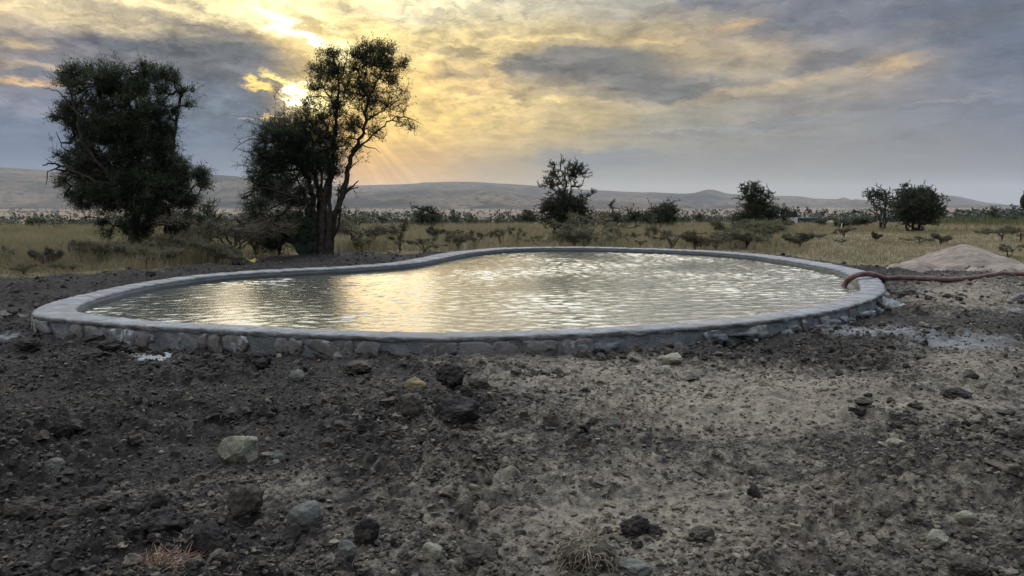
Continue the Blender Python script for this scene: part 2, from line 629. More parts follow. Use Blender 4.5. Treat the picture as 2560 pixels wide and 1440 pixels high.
# ground
m_ground, N = new_mat('soil_and_field')
gp = geov(N)
fine = N.noise(gp, 14, 6, 0.68)
grit = N.noise(gp, 70, 4, 0.7)
big = N.noise(gp, 1.1, 5, 0.6)
dark = N.mix(N.rng(fine, 0.3, 0.75), (0.014, 0.0122, 0.0125, 1), (0.050, 0.043, 0.038, 1))
dryc = N.mix(N.rng(fine, 0.3, 0.72), (0.115, 0.099, 0.079, 1), (0.27, 0.234, 0.182, 1))
dryc = N.mix(N.rng(big, 0.45, 0.7, 0, 0.5), dryc, (0.150, 0.112, 0.092, 1))
dfac = N.rng(N.math('ADD', attr(N, 'dry'), N.math('ADD', N.math('MULTIPLY', N.math('SUBTRACT', fine, 0.5), 1.1), N.math('MULTIPLY', N.math('SUBTRACT', N.noise(gp, 3.3, 6, 0.7), 0.5), 1.1))), 0.15, 0.85)
c = N.mix(dfac, dark, dryc)
cem = N.mix(N.rng(grit, 0.3, 0.7), (0.13, 0.14, 0.145, 1), (0.25, 0.262, 0.265, 1))
cfac = N.math('MULTIPLY', 0.85, N.rng(N.math('ADD', attr(N, 'cement'), N.math('MULTIPLY', N.math('SUBTRACT', N.noise(gp, 5, 6, 0.7), 0.5), 1.6)), 0.25, 0.95))
c = N.mix(cfac, c, cem)
speck = N.rng(N.noise(gp, 48, 2, 0.5), 0.66, 0.72, 0, 0.55)
c = N.mix(speck, c, (0.26, 0.245, 0.215, 1))
gn_ = N.noise(gp, 0.35, 5, 0.6)
grs = N.mix(N.rng(gn_, 0.35, 0.65), (0.140, 0.108, 0.066, 1), (0.100, 0.086, 0.052, 1))
grs = N.mix(N.rng(N.noise(gp, 3.0, 5, 0.7), 0.4, 0.7, 0, 0.7), grs, (0.19, 0.15, 0.085, 1))
gfac = N.rng(N.math('ADD', attr(N, 'grass'), N.math('MULTIPLY', N.math('SUBTRACT', N.noise(gp, 1.6, 5, 0.7), 0.5), 0.8)), 0.3, 0.7)
c = N.mix(gfac, c, grs)
farn = N.noise(N.mapping(gp, scale=(0.0022, 0.0011, 1)), 1.0, 6, 0.65)
farc = N.mix(N.rng(farn, 0.36, 0.62), (0.135, 0.092, 0.060, 1), (0.060, 0.050, 0.036, 1))
farc = N.mix(N.rng(N.noise(N.mapping(gp, scale=(0.012, 0.004, 1)), 1.0, 5, 0.7), 0.45, 0.66, 0, 0.85), farc, (0.175, 0.118, 0.076, 1))
c = N.mix(attr(N, 'far'), c, farc)
bmp = N.math('ADD', N.math('MULTIPLY', N.noise(gp, 30, 6, 0.7), 1.0), N.math('MULTIPLY', grit, 0.5))
finish(N, c, 0.95, 0.12, bmp, 0.035, 1.0)


def mat_clod(name, bright=1.0):
    m, N = new_mat(name)
    v = geov(N)
    f = N.noise(v, 26, 6, 0.7)
    d = N.mix(N.rng(f, 0.3, 0.72), (0.015, 0.013, 0.0132, 1), (0.052, 0.045, 0.040, 1))
    l = N.mix(N.rng(f, 0.3, 0.72), (0.105, 0.090, 0.070, 1), (0.245, 0.208, 0.158, 1))
    c = N.mix(attr(N, 'dry'), d, l)
    finish(N, c, 0.95, 0.12, N.noise(v, 60, 6, 0.75), 0.012, 0.9)
    return m


m_clod = mat_clod('clods')


def mat_stone(name, lo, hi, stain, st=0.5):
    m, N = new_mat(name)
    v = objv(N)
    f = N.noise(v, 7, 7, 0.68)
    c = N.mix(N.rng(f, 0.32, 0.7), lo, hi)
    c = N.mix(N.rng(N.noise(v, 2.6, 5, 0.6), 0.48, 0.68, 0, st), c, stain)
    c = N.mix(N.rng(N.noise(v, 34, 4, 0.7), 0.6, 0.72, 0, 0.5), c, (lo[0] * .5, lo[1] * .5, lo[2] * .5, 1))
    finish(N, c, 0.92, 0.15, N.math('ADD', N.noise(v, 16, 7, 0.72), N.math('MULTIPLY', N.noise(v, 70, 4, 0.7), 0.3)), 0.03, 0.9)
    return m


m_limestone = mat_stone('pale_limestone', (0.13, 0.125, 0.09, 1), (0.30, 0.285, 0.22, 1), (0.075, 0.065, 0.05, 1))
m_greystone = mat_stone('grey_stone', (0.065, 0.068, 0.062, 1), (0.17, 0.17, 0.15, 1), (0.035, 0.033, 0.032, 1))
m_darkclod = mat_stone('black_soil_lump', (0.014, 0.013, 0.0135, 1), (0.042, 0.037, 0.034, 1), (0.075, 0.063, 0.052, 1), 0.5)
m_brownclod = mat_stone('brown_soil_lump', (0.035, 0.030, 0.025, 1), (0.095, 0.082, 0.066, 1), (0.022, 0.019, 0.018, 1), 0.6)
m_ochre = mat_stone('ochre_stone', (0.12, 0.09, 0.045, 1), (0.26, 0.21, 0.12, 1), (0.05, 0.04, 0.03, 1), 0.5)

# concrete of the pond
m_coping, N = new_mat('pond_coping_concrete')
v = objv(N)
f = N.noise(v, 3.2, 7, 0.65)
c = N.mix(N.rng(f, 0.3, 0.7), (0.145, 0.152, 0.162, 1), (0.235, 0.24, 0.244, 1))
c = N.mix(N.rng(N.noise(v, 5.5, 8, 0.8), 0.46, 0.62, 0, 0.75), c, (0.105, 0.106, 0.108, 1))
c = N.mix(N.rng(N.noise(v, 1.3, 4, 0.6), 0.50, 0.62, 0, 0.65), c, (0.155, 0.146, 0.135, 1))
dirt = N.math('MULTIPLY', attr(N, 'edge'), N.rng(N.noise(v, 4.5, 7, 0.75), 0.40, 0.62))
c = N.mix(dirt, c, (0.060, 0.052, 0.046, 1))
c = N.mix(attr(N, 'joint'), c, (0.06, 0.058, 0.056, 1))
finish(N, c, 0.85, 0.25, N.math('ADD', N.noise(v, 14, 6, 0.7), N.math('MULTIPLY', N.noise(v, 90, 3, 0.7), 0.25)), 0.03, 1.0)

m_mortar, N = new_mat('pond_wall_mortar')
v = objv(N)
c = N.mix(N.rng(N.noise(v, 5, 7, 0.68), 0.3, 0.7), (0.12, 0.132, 0.14, 1), (0.24, 0.255, 0.26, 1))
c = N.mix(N.rng(N.noise(v, 9, 6, 0.75), 0.60, 0.74, 0, 0.6), c, (0.36, 0.37, 0.37, 1))
c = N.mix(N.rng(N.noise(v, 2.3, 4, 0.6), 0.55, 0.7, 0, 0.6), c, (0.085, 0.075, 0.07, 1))
finish(N, c, 0.9, 0.2, N.noise(v, 13, 8, 0.75), 0.06, 1.0)

m_plaster, N = new_mat('pond_inner_plaster')
v = objv(N)
c = N.mix(N.rng(N.noise(v, 2.5, 7, 0.65), 0.3, 0.7), (0.15, 0.162, 0.17, 1), (0.24, 0.25, 0.252, 1))
zz = N.node('ShaderNodeSeparateXYZ')
N.link(v, zz.inputs[0])
wet = N.rng(N.math('ADD', zz.outputs[2], N.math('MULTIPLY', N.noise(v, 2.0, 4, 0.6), 0.05)), 0.165, 0.135)
c = N.mix(wet, c, (0.075, 0.08, 0.078, 1))
finish(N, c, N.math('SUBTRACT', 0.85, N.math('MULTIPLY', wet, 0.45)), 0.3, N.noise(v, 14, 6, 0.7), 0.01, 0.7)

m_facing, N = new_mat('pond_facing_stone')
v = objv(N)
t = attr(N, 'tint')
c = N.ramp(t, [(0.0, (0.12, 0.108, 0.102, 1)), (0.25, (0.19, 0.165, 0.15, 1)), (0.45, (0.16, 0.16, 0.16, 1)), (0.6, (0.22, 0.20, 0.18, 1)), (0.8, (0.20, 0.20, 0.20, 1)), (1.0, (0.10, 0.09, 0.087, 1))])
c = N.mix(N.rng(N.noise(v, 9, 6, 0.7), 0.35, 0.7, 0, 0.6), c, (0.09, 0.08, 0.075, 1))
c = N.mix(N.rng(N.noise(v, 4.2, 7, 0.75), 0.47, 0.60, 0, 0.85), c, (0.16, 0.172, 0.178, 1))
wh = N.math('MULTIPLY', N.rng(N.noise(v, 7, 7, 0.75, 0.8), 0.50, 0.62), N.rng(N.noise(v, 1.6, 3, 0.5), 0.46, 0.58))
c = N.mix(wh, c, (0.42, 0.43, 0.43, 1))
finish(N, c, 0.9, 0.2, N.noise(v, 16, 7, 0.72), 0.03, 0.9)

# water
m_water, N = new_mat('pond_water')
v = objv(N)
b1 = N.noise(N.mapping(v, scale=(0.8, 1.0, 1)), 24, 4, 0.6)
finish(N, (0.044, 0.047, 0.040, 1), 0.03, 0.5, b1, 0.008, 0.7, IOR=1.5)

m_hose, N = new_mat('red_hose_rubber')
v = objv(N)
c = N.mix(N.rng(N.noise(v, 5, 5, 0.6), 0.3, 0.7), (0.062, 0.024, 0.021, 1), (0.11, 0.048, 0.042, 1))
c = N.mix(N.rng(N.noise(v, 3.2, 7, 0.75), 0.46, 0.66, 0, 0.75), c, (0.15, 0.118, 0.098, 1))
finish(N, c, 0.75, 0.25, N.noise(v, 22, 5, 0.7), 0.006, 0.8)
m_sand, N = new_mat('building_sand')
v = geov(N)
c = N.mix(N.rng(N.noise(v, 2.5, 6, 0.65), 0.3, 0.7), (0.160, 0.129, 0.107, 1), (0.250, 0.206, 0.172, 1))
c = N.mix(N.rng(N.noise(v, 13, 4, 0.6), 0.64, 0.72, 0, 0.7), c, (0.17, 0.14, 0.12, 1))
finish(N, c, 0.95, 0.1, N.math('ADD', N.noise(v, 9, 6, 0.7), N.math('MULTIPLY', N.noise(v, 60, 3, 0.7), 0.3)), 0.05, 0.9)

m_bark = mat_plain('bark', (0.020, 0.016, 0.013, 1), (0.062, 0.051, 0.042, 1), 9, 0.95, 0.1, 0.03, 24)
m_twig = mat_plain('twig_bark', (0.06, 0.05, 0.038, 1), (0.14, 0.118, 0.09, 1), 9, 0.95, 0.1, 0.004, 40)


def mat_leaf(name, a, b, trans=0.2, sc=1.5):
    m, N = new_mat(name)
    v = geov(N)
    f = N.rng(N.noise(v, sc, 4, 0.65), 0.3, 0.7)
    g = N.noise(v, 23, 2, 0.5)
    c = N.mix(f, a, b)
    c = N.mix(N.rng(g, 0.5, 0.75, 0, 0.5), c, (b[0] * 1.5, b[1] * 1.4, b[2] * 1.2, 1))
    p = N.node('ShaderNodeBsdfPrincipled')
    N.link(c, p.inputs['Base Color'])
    p.inputs['Roughness'].default_value = 0.7
    p.inputs['Specular IOR Level'].default_value = 0.15
    tr = N.node('ShaderNodeBsdfTranslucent')
    N.link(N.mix(0.5, c, (0.10, 0.11, 0.02, 1)), tr.inputs[0])
    mx = N.node('ShaderNodeMixShader')
    mx.inputs[0].default_value = trans
    N.link(p.outputs[0], mx.inputs[1])
    N.link(tr.outputs[0], mx.inputs[2])
    o = N.node('ShaderNodeOutputMaterial')
    N.link(mx.outputs[0], o.inputs[0])
    return m


m_leaf_dark = mat_leaf('leaf_dark_green', (0.026, 0.048, 0.027, 1), (0.062, 0.094, 0.048, 1))
m_leaf_olive = mat_leaf('leaf_olive', (0.085, 0.098, 0.040, 1), (0.175, 0.190, 0.085, 1))
m_leaf_grey = mat_leaf('leaf_dusty', (0.115, 0.104, 0.054, 1), (0.21, 0.19, 0.105, 1))
m_leaf_far = mat_leaf('leaf_far', (0.012, 0.019, 0.012, 1), (0.026, 0.036, 0.022, 1), 0.05, 0.1)
m_straw = mat_leaf('dry_grass', (0.145, 0.115, 0.072, 1), (0.27, 0.225, 0.15, 1), 0.25, 0.5)
m_straw_green = mat_leaf('green_grass', (0.088, 0.080, 0.044, 1), (0.165, 0.145, 0.086, 1), 0.25, 0.5)
m_rust = mat_leaf('rust_straw', (0.15, 0.098, 0.072, 1), (0.28, 0.195, 0.142, 1), 0.1, 9)
m_root = mat_leaf('root_fibre', (0.11, 0.09, 0.062, 1), (0.24, 0.20, 0.145, 1), 0.05, 9)
m_reed = mat_leaf('reed_green', (0.034, 0.043, 0.022, 1), (0.060, 0.068, 0.036, 1), 0.12, 0.4)
m_cactus = mat_plain('cactus_skin', (0.010, 0.020, 0.012, 1), (0.020, 0.034, 0.020, 1), 5, 0.6, 0.3, 0.006, 40)

# ------------------------------------------------------------------ pond outline (outer top edge, traced then laid on the ground)
HR = 0.20
WZ = 0.085
OUT_PX = [(70, 790), (69, 783), (95, 764), (150, 747), (215, 733), (322, 709), (430, 694), (516, 684), (602, 677), (731, 671), (860, 665), (967, 658), (1023, 649), (1066, 640), (1109, 632), (1191, 622.5), (1273, 618), (1383, 616), (1492, 616.5), (1601, 619.5), (1711, 623), (1820, 628), (1930, 637), (2039, 652), (2121, 667), (2158, 674), (2190, 689), (2209, 708), (2217, 725), (2209, 733), (2183, 746), (2158, 756), (2106, 770), (2055, 781), (1990, 790), (1900, 804), (1711, 819), (1547, 829), (1328, 839), (1164, 843), (1000, 844.5), (860, 839), (731, 833), (602, 827), (473, 821), (344, 812), (215, 803), (129, 796), (85, 793)]
P = np.array([at_z(a, b, HR)[:2] for a, b in OUT_PX])


def resample_closed(P, n):
    Q = np.vstack([P, P[:1]])
    d = np.concatenate([[0], np.cumsum(np.linalg.norm(np.diff(Q, axis=0), axis=1))])
    s = np.linspace(0, d[-1], n, endpoint=False)
    return np.stack([np.interp(s, d, Q[:, 0]), np.interp(s, d, Q[:, 1])], 1), d[-1]


def smooth_closed(P, sig):
    n = len(P)
    k = np.arange(-int(4 * sig), int(4 * sig) + 1)
    w = np.exp(-0.5 * (k / sig) ** 2)
    w /= w.sum()
    return sum(wi * np.roll(P, -ki, axis=0) for wi, ki in zip(w, k))


NP = 720
OUTER, PERIM = resample_closed(P, NP)
OUTER = smooth_closed(OUTER, 6)
OUTER, PERIM = resample_closed(OUTER, NP)


def normals_closed(P):
    t = np.roll(P, -1, 0) - np.roll(P, 1, 0)
    t /= np.linalg.norm(t, axis=1)[:, None]
    return np.stack([-t[:, 1], t[:, 0]], 1)


NRM = normals_closed(OUTER)
area = 0.5 * np.sum(OUTER[:, 0] * np.roll(OUTER[:, 1], -1) - np.roll(OUTER[:, 0], -1) * OUTER[:, 1])
if area > 0:
    NRM = -NRM            # outward
WID = 0.31 + 0.26 * sstep(OUTER[:, 1], 9.5, 20) + 0.12 * sstep(-OUTER[:, 0], 4.2, 5.4) * (1 - sstep(OUTER[:, 1], 9.5, 12))
WID = smooth_closed(WID[:, None], 8)[:, 0]
INNER = smooth_closed(OUTER - NRM * WID[:, None], 5)
print('pond', OUTER.min(0), OUTER.max(0), PERIM)

# signed distance to the pond's outer edge on a grid (negative inside)
GX0, GX1, GY0, GY1, GD = -9.0, 9.0, 5.0, 30.0, 0.06
gx = np.arange(GX0, GX1, GD)
gy = np.arange(GY0, GY1, GD)
GXX, GYY = np.meshgrid(gx, gy)
pts = np.stack([GXX.ravel(), GYY.ravel()], 1)
seg = OUTER[::4]
segb = np.roll(seg, -1, 0)
D2 = np.full(len(pts), 1e9)
ins = np.zeros(len(pts), bool)
for a, b in zip(seg, segb):
    ab = b - a
    t = np.clip(((pts - a) @ ab) / (ab @ ab), 0, 1)
    dd = pts - a - t[:, None] * ab
    D2 = np.minimum(D2, (dd * dd).sum(1))
    cr = (a[1] > pts[:, 1]) != (b[1] > pts[:, 1])
    if abs(b[1] - a[1]) > 1e-12:
        xi = a[0] + (pts[:, 1] - a[1]) / (b[1] - a[1]) * ab[0]
        ins ^= cr & (pts[:, 0] < xi)
SDF = (np.sqrt(D2) * np.where(ins, -1, 1)).reshape(GXX.shape)


def sdf(x, y):
    x = np.asarray(x, float)
    y = np.asarray(y, float)
    u = (x - GX0) / GD
    v = (y - GY0) / GD
    ok = (u >= 0) & (v >= 0) & (u < len(gx) - 2) & (v < len(gy) - 2)
    iu = np.clip(u.astype(int), 0, len(gx) - 2)
    iv = np.clip(v.astype(int), 0, len(gy) - 2)
    fu, fv = u - iu, v - iv
    s = SDF[iv, iu] * (1 - fu) * (1 - fv) + SDF[iv, iu + 1] * fu * (1 - fv) + SDF[iv + 1, iu] * (1 - fu) * fv + SDF[iv + 1, iu + 1] * fu * fv
    return np.where(ok, s, 9.0)


# ------------------------------------------------------------------ terrain
TY = np.array([-5000, 0, 21, 30, 45, 60, 90, 150, 350, 1000, 2500, 40000.])
TZ = np.array([0, 0, 0, -0.03, -0.22, -0.5, -1.1, -2.5, -5.6, -11, -11.5, -11.5])
BT = [(-900, 14), (0, 15.1), (200, 15.7), (400, 16.5), (560, 18), (700, 20.6), (850, 23.2), (1000, 22.6), (1100, 23.6), (1300, 24.5), (1800, 24.5), (1900, 22.5), (2040, 20.2), (2160, 18.3), (2260, 17.9), (2400, 17.5), (2560, 18.5), (3400, 19)]
BTx = np.array([(p - 1280) / F for p, _ in BT])
BTy = np.array([d for _, d in BT])


def grass_edge(x, y):
    """metres beyond the near edge of the grass field (negative on bare soil)"""
    return y - np.interp(x / np.maximum(y, 0.5), BTx, BTy)


def base_z(x, y):
    z = np.interp(y, TY, TZ)
    xl = np.clip(x, -0.8 * np.abs(y), 0.8 * np.abs(y))
    z = z + 0.006 * xl * sstep(y, 30, 150) * (1 - sstep(y, 500, 1500))
    return z


DRY = [(1650, 1290, 760, 190, .75), (1050, 1400, 380, 90, .4), (2330, 1010, 420, 110, .65), (300, 1010, 320, 70, .16), (1250, 1100, 300, 110, .4), (560, 1250, 330, 60, .3), (1900, 1010, 520, 85, 1.0), (1500, 935, 360, 55, .8), (1700, 1190, 520, 170, .55), (1250, 1380, 380, 120, .45), (2350, 1280, 350, 190, .5), (720, 1215, 190, 50, .5), (2450, 915, 220, 60, .8), (2420, 740, 190, 45, .75), (1300, 893, 260, 24, .8), (2150, 1020, 300, 60, .5), (400, 1250, 160, 40, .3), (900, 1030, 120, 60, .25), (2300, 690, 120, 20, .2), (960, 950, 90, 40, .25)]
CEM = [(2210, 832, 170, 22, 1.0), (2400, 852, 190, 22, .8), (2090, 815, 60, 12, 1), (2330, 735, 80, 12, .5), (365, 893, 50, 8, 1), (20, 845, 40, 9, 1), (30, 782, 50, 9, .8), (2530, 772, 50, 9, .6), (1580, 858, 140, 14, .8), (1330, 872, 80, 8, .35), (1850, 840, 120, 12, .5)]


def masks(x, y):
    px, py = to_px(x, y, np.zeros_like(x))
    vis = y > 0.8
    d = np.zeros_like(x)
    for a, b, ra, rb, k in DRY:
        d = np.maximum(d, k * np.exp(-0.8 * (((px - a) / ra) ** 2 + ((py - b) / rb) ** 2)))
    c = np.zeros_like(x)
    for a, b, ra, rb, k in CEM:
        c = np.maximum(c, k * np.exp(-0.9 * (((px - a) / ra) ** 2 + ((py - b) / rb) ** 2)))
    d = np.where(vis, d, 0.3)
    c = np.where(vis, c, 0.0)
    return d, c


def ground_z(x, y, detail=True):
    x = np.asarray(x, float)
    y = np.asarray(y, float)
    z = base_z(x, y)
    if not detail:
        return z
    d, c = masks(x, y)
    ge = grass_edge(x, y)
    soil = 1 - sstep(ge, -0.5, 1.0)
    rough = np.clip(1.0 - 0.55 * d - 0.5 * c, 0.2, 1.0) * soil
    und = 0.05 * fbm(x, y, 0.45, 3, 3) + 0.030 * fbm(x, y, 1.6, 2, 31)
    clump = sstep(fbm(x, y, 0.9, 3, 77), -0.25, 0.45)
    bil = np.abs(gn(x * 5.5, y * 5.5, 41)) * 0.095 * (0.2 + 1.2 * clump)
    bil = bil + np.abs(gn(x * 12.0 + 3.3, y * 12.0, 42)) * 0.060 * (0.4 + 0.8 * clump)
    bil = bil + np.abs(gn(x * 27.0, y * 27.0 + 1.7, 43)) * 0.024
    fade = np.where(y < 14, 1.0, 0.9)
    fin = 0.007 * gn(x * 60, y * 60, 44) * (1 - sstep(y, 5, 9))
    soft = 0.02 * gn(x * 3.0, y * 1.6, 51) * np.clip(d, 0, 1)
    z = z + und * (0.5 + 0.5 * soil) * (1 - sstep(y, 40, 120)) + (bil - 0.03) * rough * fade + fin * rough + soft
    # spoil bank left behind the pond, low shelf by the near wall
    s = sdf(x, y)
    bank = sstep(y, 14, 17) * (1 - sstep(ge, -0.2, 1.5)) * sstep(-x, 2.0, 4.5) * 0.10
    z = z + bank * (0.7 + 0.6 * fbm(x, y, 1.2, 2, 9))
    z = z - 0.05 * sstep(-x, 3.0, 5.5) * (1 - sstep(y, 10, 13))
    near = np.exp(-np.maximum(s, 0) / 0.5)
    z = z * (1 - 0.35 * near) + near * (0.045 * gn(x * 1.7, y * 1.7, 66) + 0.03 * np.abs(gn(x * 4.6, y * 4.6, 67)))
    z = np.where(s < -0.10, -0.75, z)
    return z


def make_ground():
    ys = [0.2]
    while ys[-1] < 30:
        ys.append(ys[-1] + max(0.0042 * (ys[-1] + 1.5), 0.010))
    while ys[-1] < 11500:
        ys.append(ys[-1] * 1.03)
    ys = np.array(ys)
    nc = 1050
    t = np.linspace(-1, 1, nc)
    t = np.sign(t) * (0.72 * np.abs(t) + 0.28 * np.abs(t) ** 4)
    half = np.where(ys < 40, 0.95, 0.95) * (ys + 2.2)
    Xg = half[:, None] * t[None, :]
    Yg = np.repeat(ys[:, None], nc, 1)
    x, y = Xg.ravel(), Yg.ravel()
    z = ground_z(x, y)
    d, c = masks(x, y)
    g = sstep(grass_edge(x, y), -0.6, 0.8)
    far = sstep(y, 300, 900)
    V = np.stack([x, y, z], 1)
    nr = len(ys)
    i = np.arange(nr - 1)[:, None] * nc + np.arange(nc - 1)[None, :]
    q = np.stack([i, i + 1, i + nc + 1, i + nc], -1).reshape(-1, 4)
    # carry the sheet on behind and beside the viewer
    n0 = len(V)
    ex = []
    row = np.arange(nc)
    backs = [(-3, 1.6), (-40, 12), (-600, 260), (-9000, 3500)]
    prev = row
    VV = [V]
    QQ = [q]
    cnt = n0
    for yb, k in backs:
        xb = Xg[0] * k
        VV.append(np.stack([xb, np.full(nc, yb), np.full(nc, -0.02)], 1))
        cur = cnt + np.arange(nc)
        QQ.append(np.stack([cur[:-1], cur[1:], prev[1:], prev[:-1]], -1))
        prev = cur
        cnt += nc
    V = np.concatenate(VV)
    q = np.concatenate(QQ)
    pad = cnt - n0
    zf = lambda a, v: np.concatenate([a, np.full(pad, v)])
    o = link_mesh('ground', V, q, None, [m_ground], None, True, None, {'dry': zf(d, .3), 'cement': zf(c, 0), 'grass': zf(g, 0), 'far': zf(far, 0)})
    tag(o, kind='structure')
    print('ground verts', len(V))


make_ground()


def gz(x, y):
    return float(ground_z(np.array([float(x)]), np.array([float(y)]))[0])


def hit(px, py):
    """where the photo ray through (px, py) meets the ground"""
    d = ray(px, py)
    if d[2] >= -1e-4:
        k = np.geomspace(2, 20000, 4000)
    else:
        k = np.geomspace(2, 20000, 4000)
    P = d[None] * k[:, None]
    z = P[:, 2] + CAM_H
    g = base_z(P[:, 0], P[:, 1])
    idx = np.where(z < g)[0]
    if len(idx) == 0:
        return P[-1][0], P[-1][1]
    i = idx[0]
    return P[i][0], P[i][1]


# ------------------------------------------------------------------ far hills
m_hill, N = new_mat('hill_scrub')
v = geov(N)
c = N.mix(N.rng(N.noise(N.mapping(v, scale=(0.0012, 0.0012, 0.004)), 1.0, 7, 0.68), 0.36, 0.62), (0.030, 0.028, 0.026, 1), (0.125, 0.094, 0.068, 1))
c = N.mix(N.rng(N.noise(v, 0.02, 6, 0.8), 0.48, 0.58, 0, 0.9), c, (0.020, 0.021, 0.019, 1))
finish(N, c, 1.0, 0.0, N.noise(v, 0.01, 6, 0.7), 12.0, 0.8)


def make_hill(skyline, Yt, depth_front, depth_back, seed, rough=6.0, base_py=None):
    px = np.array([s[0] for s in skyline], float)
    py = np.array([s[1] for s in skyline], float)
    pxs = np.linspace(px[0], px[-1], 260)
    pys = np.interp(pxs, px, py)
    k = np.exp(-0.5 * (np.arange(-5, 6) / 1.6) ** 2)
    k /= k.sum()
    pys = np.convolve(np.pad(pys, 5, 'edge'), k, 'valid')
    top = np.array([at_y(a, b, Yt) for a, b in zip(pxs, pys)])
    nv = 70
    u = np.linspace(-1, 1, nv)
    V = []
    for j, uu in enumerate(u):
        y = Yt + (uu * depth_back if uu > 0 else uu * depth_front)
        x = top[:, 0] * (y / Yt)
        if uu <= 0:
            s = (1 + uu)
            prof = 0.10 * s + 0.90 * sstep(np.full_like(x, s), 0.15, 1.03)
        else:
            prof = np.full_like(x, 1 - uu * uu)
        zb = -14.0
        z = zb + (top[:, 2] - zb) * prof
        amp = rough * (prof * (1 - prof) * 4 * 0.9 + 0.06)
        z = z + amp * fbm(x, np.full_like(x, y), 1 / 420.0, 5, seed, 0.55) + amp * 0.6 * np.abs(gn(x / 260.0, np.full_like(x, y / 900.0), seed + 5))
        V.append(np.stack([x, np.full_like(x, y), z], 1))
    V = np.concatenate(V)
    n = 260
    i = np.arange(nv - 1)[:, None] * n + np.arange(n - 1)[None, :]
    q = np.stack([i, i + 1, i + n + 1, i + n], -1).reshape(-1, 4)
    o = link_mesh('hills', V, q, None, [m_hill], None, True)
    tag(o, kind='structure')
    return o


make_hill([(-1200, 408), (-500, 412), (-150, 415), (0, 419), (110, 426), (200, 430), (320, 436), (520, 440), (600, 444), (660, 450), (760, 460), (900, 474), (1050, 500), (1200, 526)], 5600, 2300, 1500, 3, 46)
make_hill([(600, 490), (760, 468), (860, 463), (980, 462), (1060, 457), (1120, 454), (1200, 455), (1290, 461), (1370, 467), (1480, 475), (1540, 478), (1620, 482), (1690, 484), (1738, 485), (1752, 476), (1764, 473), (1788, 473), (1798, 478), (1812, 484), (1840, 486), (1940, 490), (2000, 490), (2030, 496), (2120, 500), (2240, 507), (2400, 515), (2600, 520)], 7200, 2400, 1800, 21, 36)
make_hill([(700, 505), (860, 484), (960, 478), (1060, 474), (1150, 476), (1230, 475), (1300, 484), (1380, 494), (1520, 504), (1700, 512), (1900, 520)], 5000, 1900, 900, 33, 30)
make_hill([(1900, 520), (2050, 512), (2160, 505), (2240, 496), (2310, 489), (2345, 487), (2390, 490), (2430, 499), (2480, 510), (2560, 517), (2800, 520), (3600, 510)], 8200, 2200, 1800, 45, 26)

# ------------------------------------------------------------------ the pond
pond = tag(empty('stone_pond', (0, 0, 0)), 'kidney-shaped stone pond with pale concrete rim, brim full of rippled water', 'pond')


def ring_strip(rows, mat, name, attrs=None, parent=pond):
    n = len(rows[0])
    V = np.concatenate(rows)
    nr = len(rows)
    Q = []
    k = np.arange(n)
    kn = (k + 1) % n
    for r in range(nr - 1):
        Q.append(np.stack([r * n + k, r * n + kn, (r + 1) * n + kn, (r + 1) * n + k], -1))
    return link_mesh(name, V, np.concatenate(Q), None, [mat], None, True, parent, attrs)


arc = np.arange(NP) * PERIM / NP
wob = 0.010 * np.array([gn(np.array([a * 1.3]), np.array([0.0]), 5)[0] for a in arc]) + 0.006 * gn(arc * 5.0, arc * 0, 8)
ztop = HR + 0.006 * gn(arc * 0.9, arc * 0 + 3, 12)


def ring(inout, z, jit=0.0, seed=0):
    """inout 0 = outer edge, 1 = inner edge"""
    xy = OUTER * (1 - inout) + INNER * inout
    xy = xy + NRM * (jit * gn(arc * 6.0, arc * 0 + seed, 90 + seed) + jit * gn(arc * 17.0, arc * 0 + seed, 95 + seed))[:, None]
    return np.concatenate([xy, np.broadcast_to(np.asarray(z, float), (NP,))[:, None]], 1)


# joints across the coping every half metre or so
jpos = np.cumsum(rng.uniform(0.42, 0.62, 90))
jpos = jpos[jpos < PERIM]
jd = np.min(np.abs(arc[:, None] - jpos[None]), axis=1)
jmask = np.where(jd < PERIM / NP * 0.55, 0.9, 0.0) * (0.35 + 0.65 * sstep(OUTER[:, 1], 8.5, 11))
jt = 0.008 * (jmask > 0)
rws = [ring(0.02, HR - 0.050, 0.024, 1), ring(-0.01, HR - 0.028, 0.024, 2), ring(0.005, ztop - 0.009, 0.020, 3), ring(0.06, ztop - jt, 0.006, 4),
       ring(0.3, ztop + 0.003 - jt), ring(0.6, ztop + 0.003 - jt), ring(0.93, ztop - jt, 0.004, 5), ring(1.0, ztop - 0.008, 0.005, 6), ring(1.01, HR - 0.030, 0.004, 7)]
for i, r_ in enumerate(rws):
    r_[:, 2] += 0.008 * gn(r_[:, 0] * 7, r_[:, 1] * 7, 60 + i)
ring_strip(rws, m_coping, 'coping', {'joint': np.tile(jmask, len(rws)) * np.repeat([0, 0.3, 1, 1, 1, 1, 1, 1, 0.3], NP), 'edge': np.repeat([.9, .8, .7, .35, .12, .05, .15, .3, .5], NP)})
rws = [ring(0.03, -0.40, 0.02, 11), ring(0.00, -0.12, 0.03, 12), ring(0.015, -0.04, 0.03, 13), ring(0.03, 0.04, 0.025, 14), ring(0.04, 0.10, 0.02, 15), ring(0.05, HR - 0.045, 0.01, 16)]
ring_strip(rws, m_mortar, 'outer_wall')
ring_strip([ring(0.985, HR - 0.028, 0.003, 7), ring(0.985, 0.10, 0.006, 18), ring(0.98, 0.0, 0.006, 19), ring(0.97, -0.5)], m_plaster, 'inner_wall')

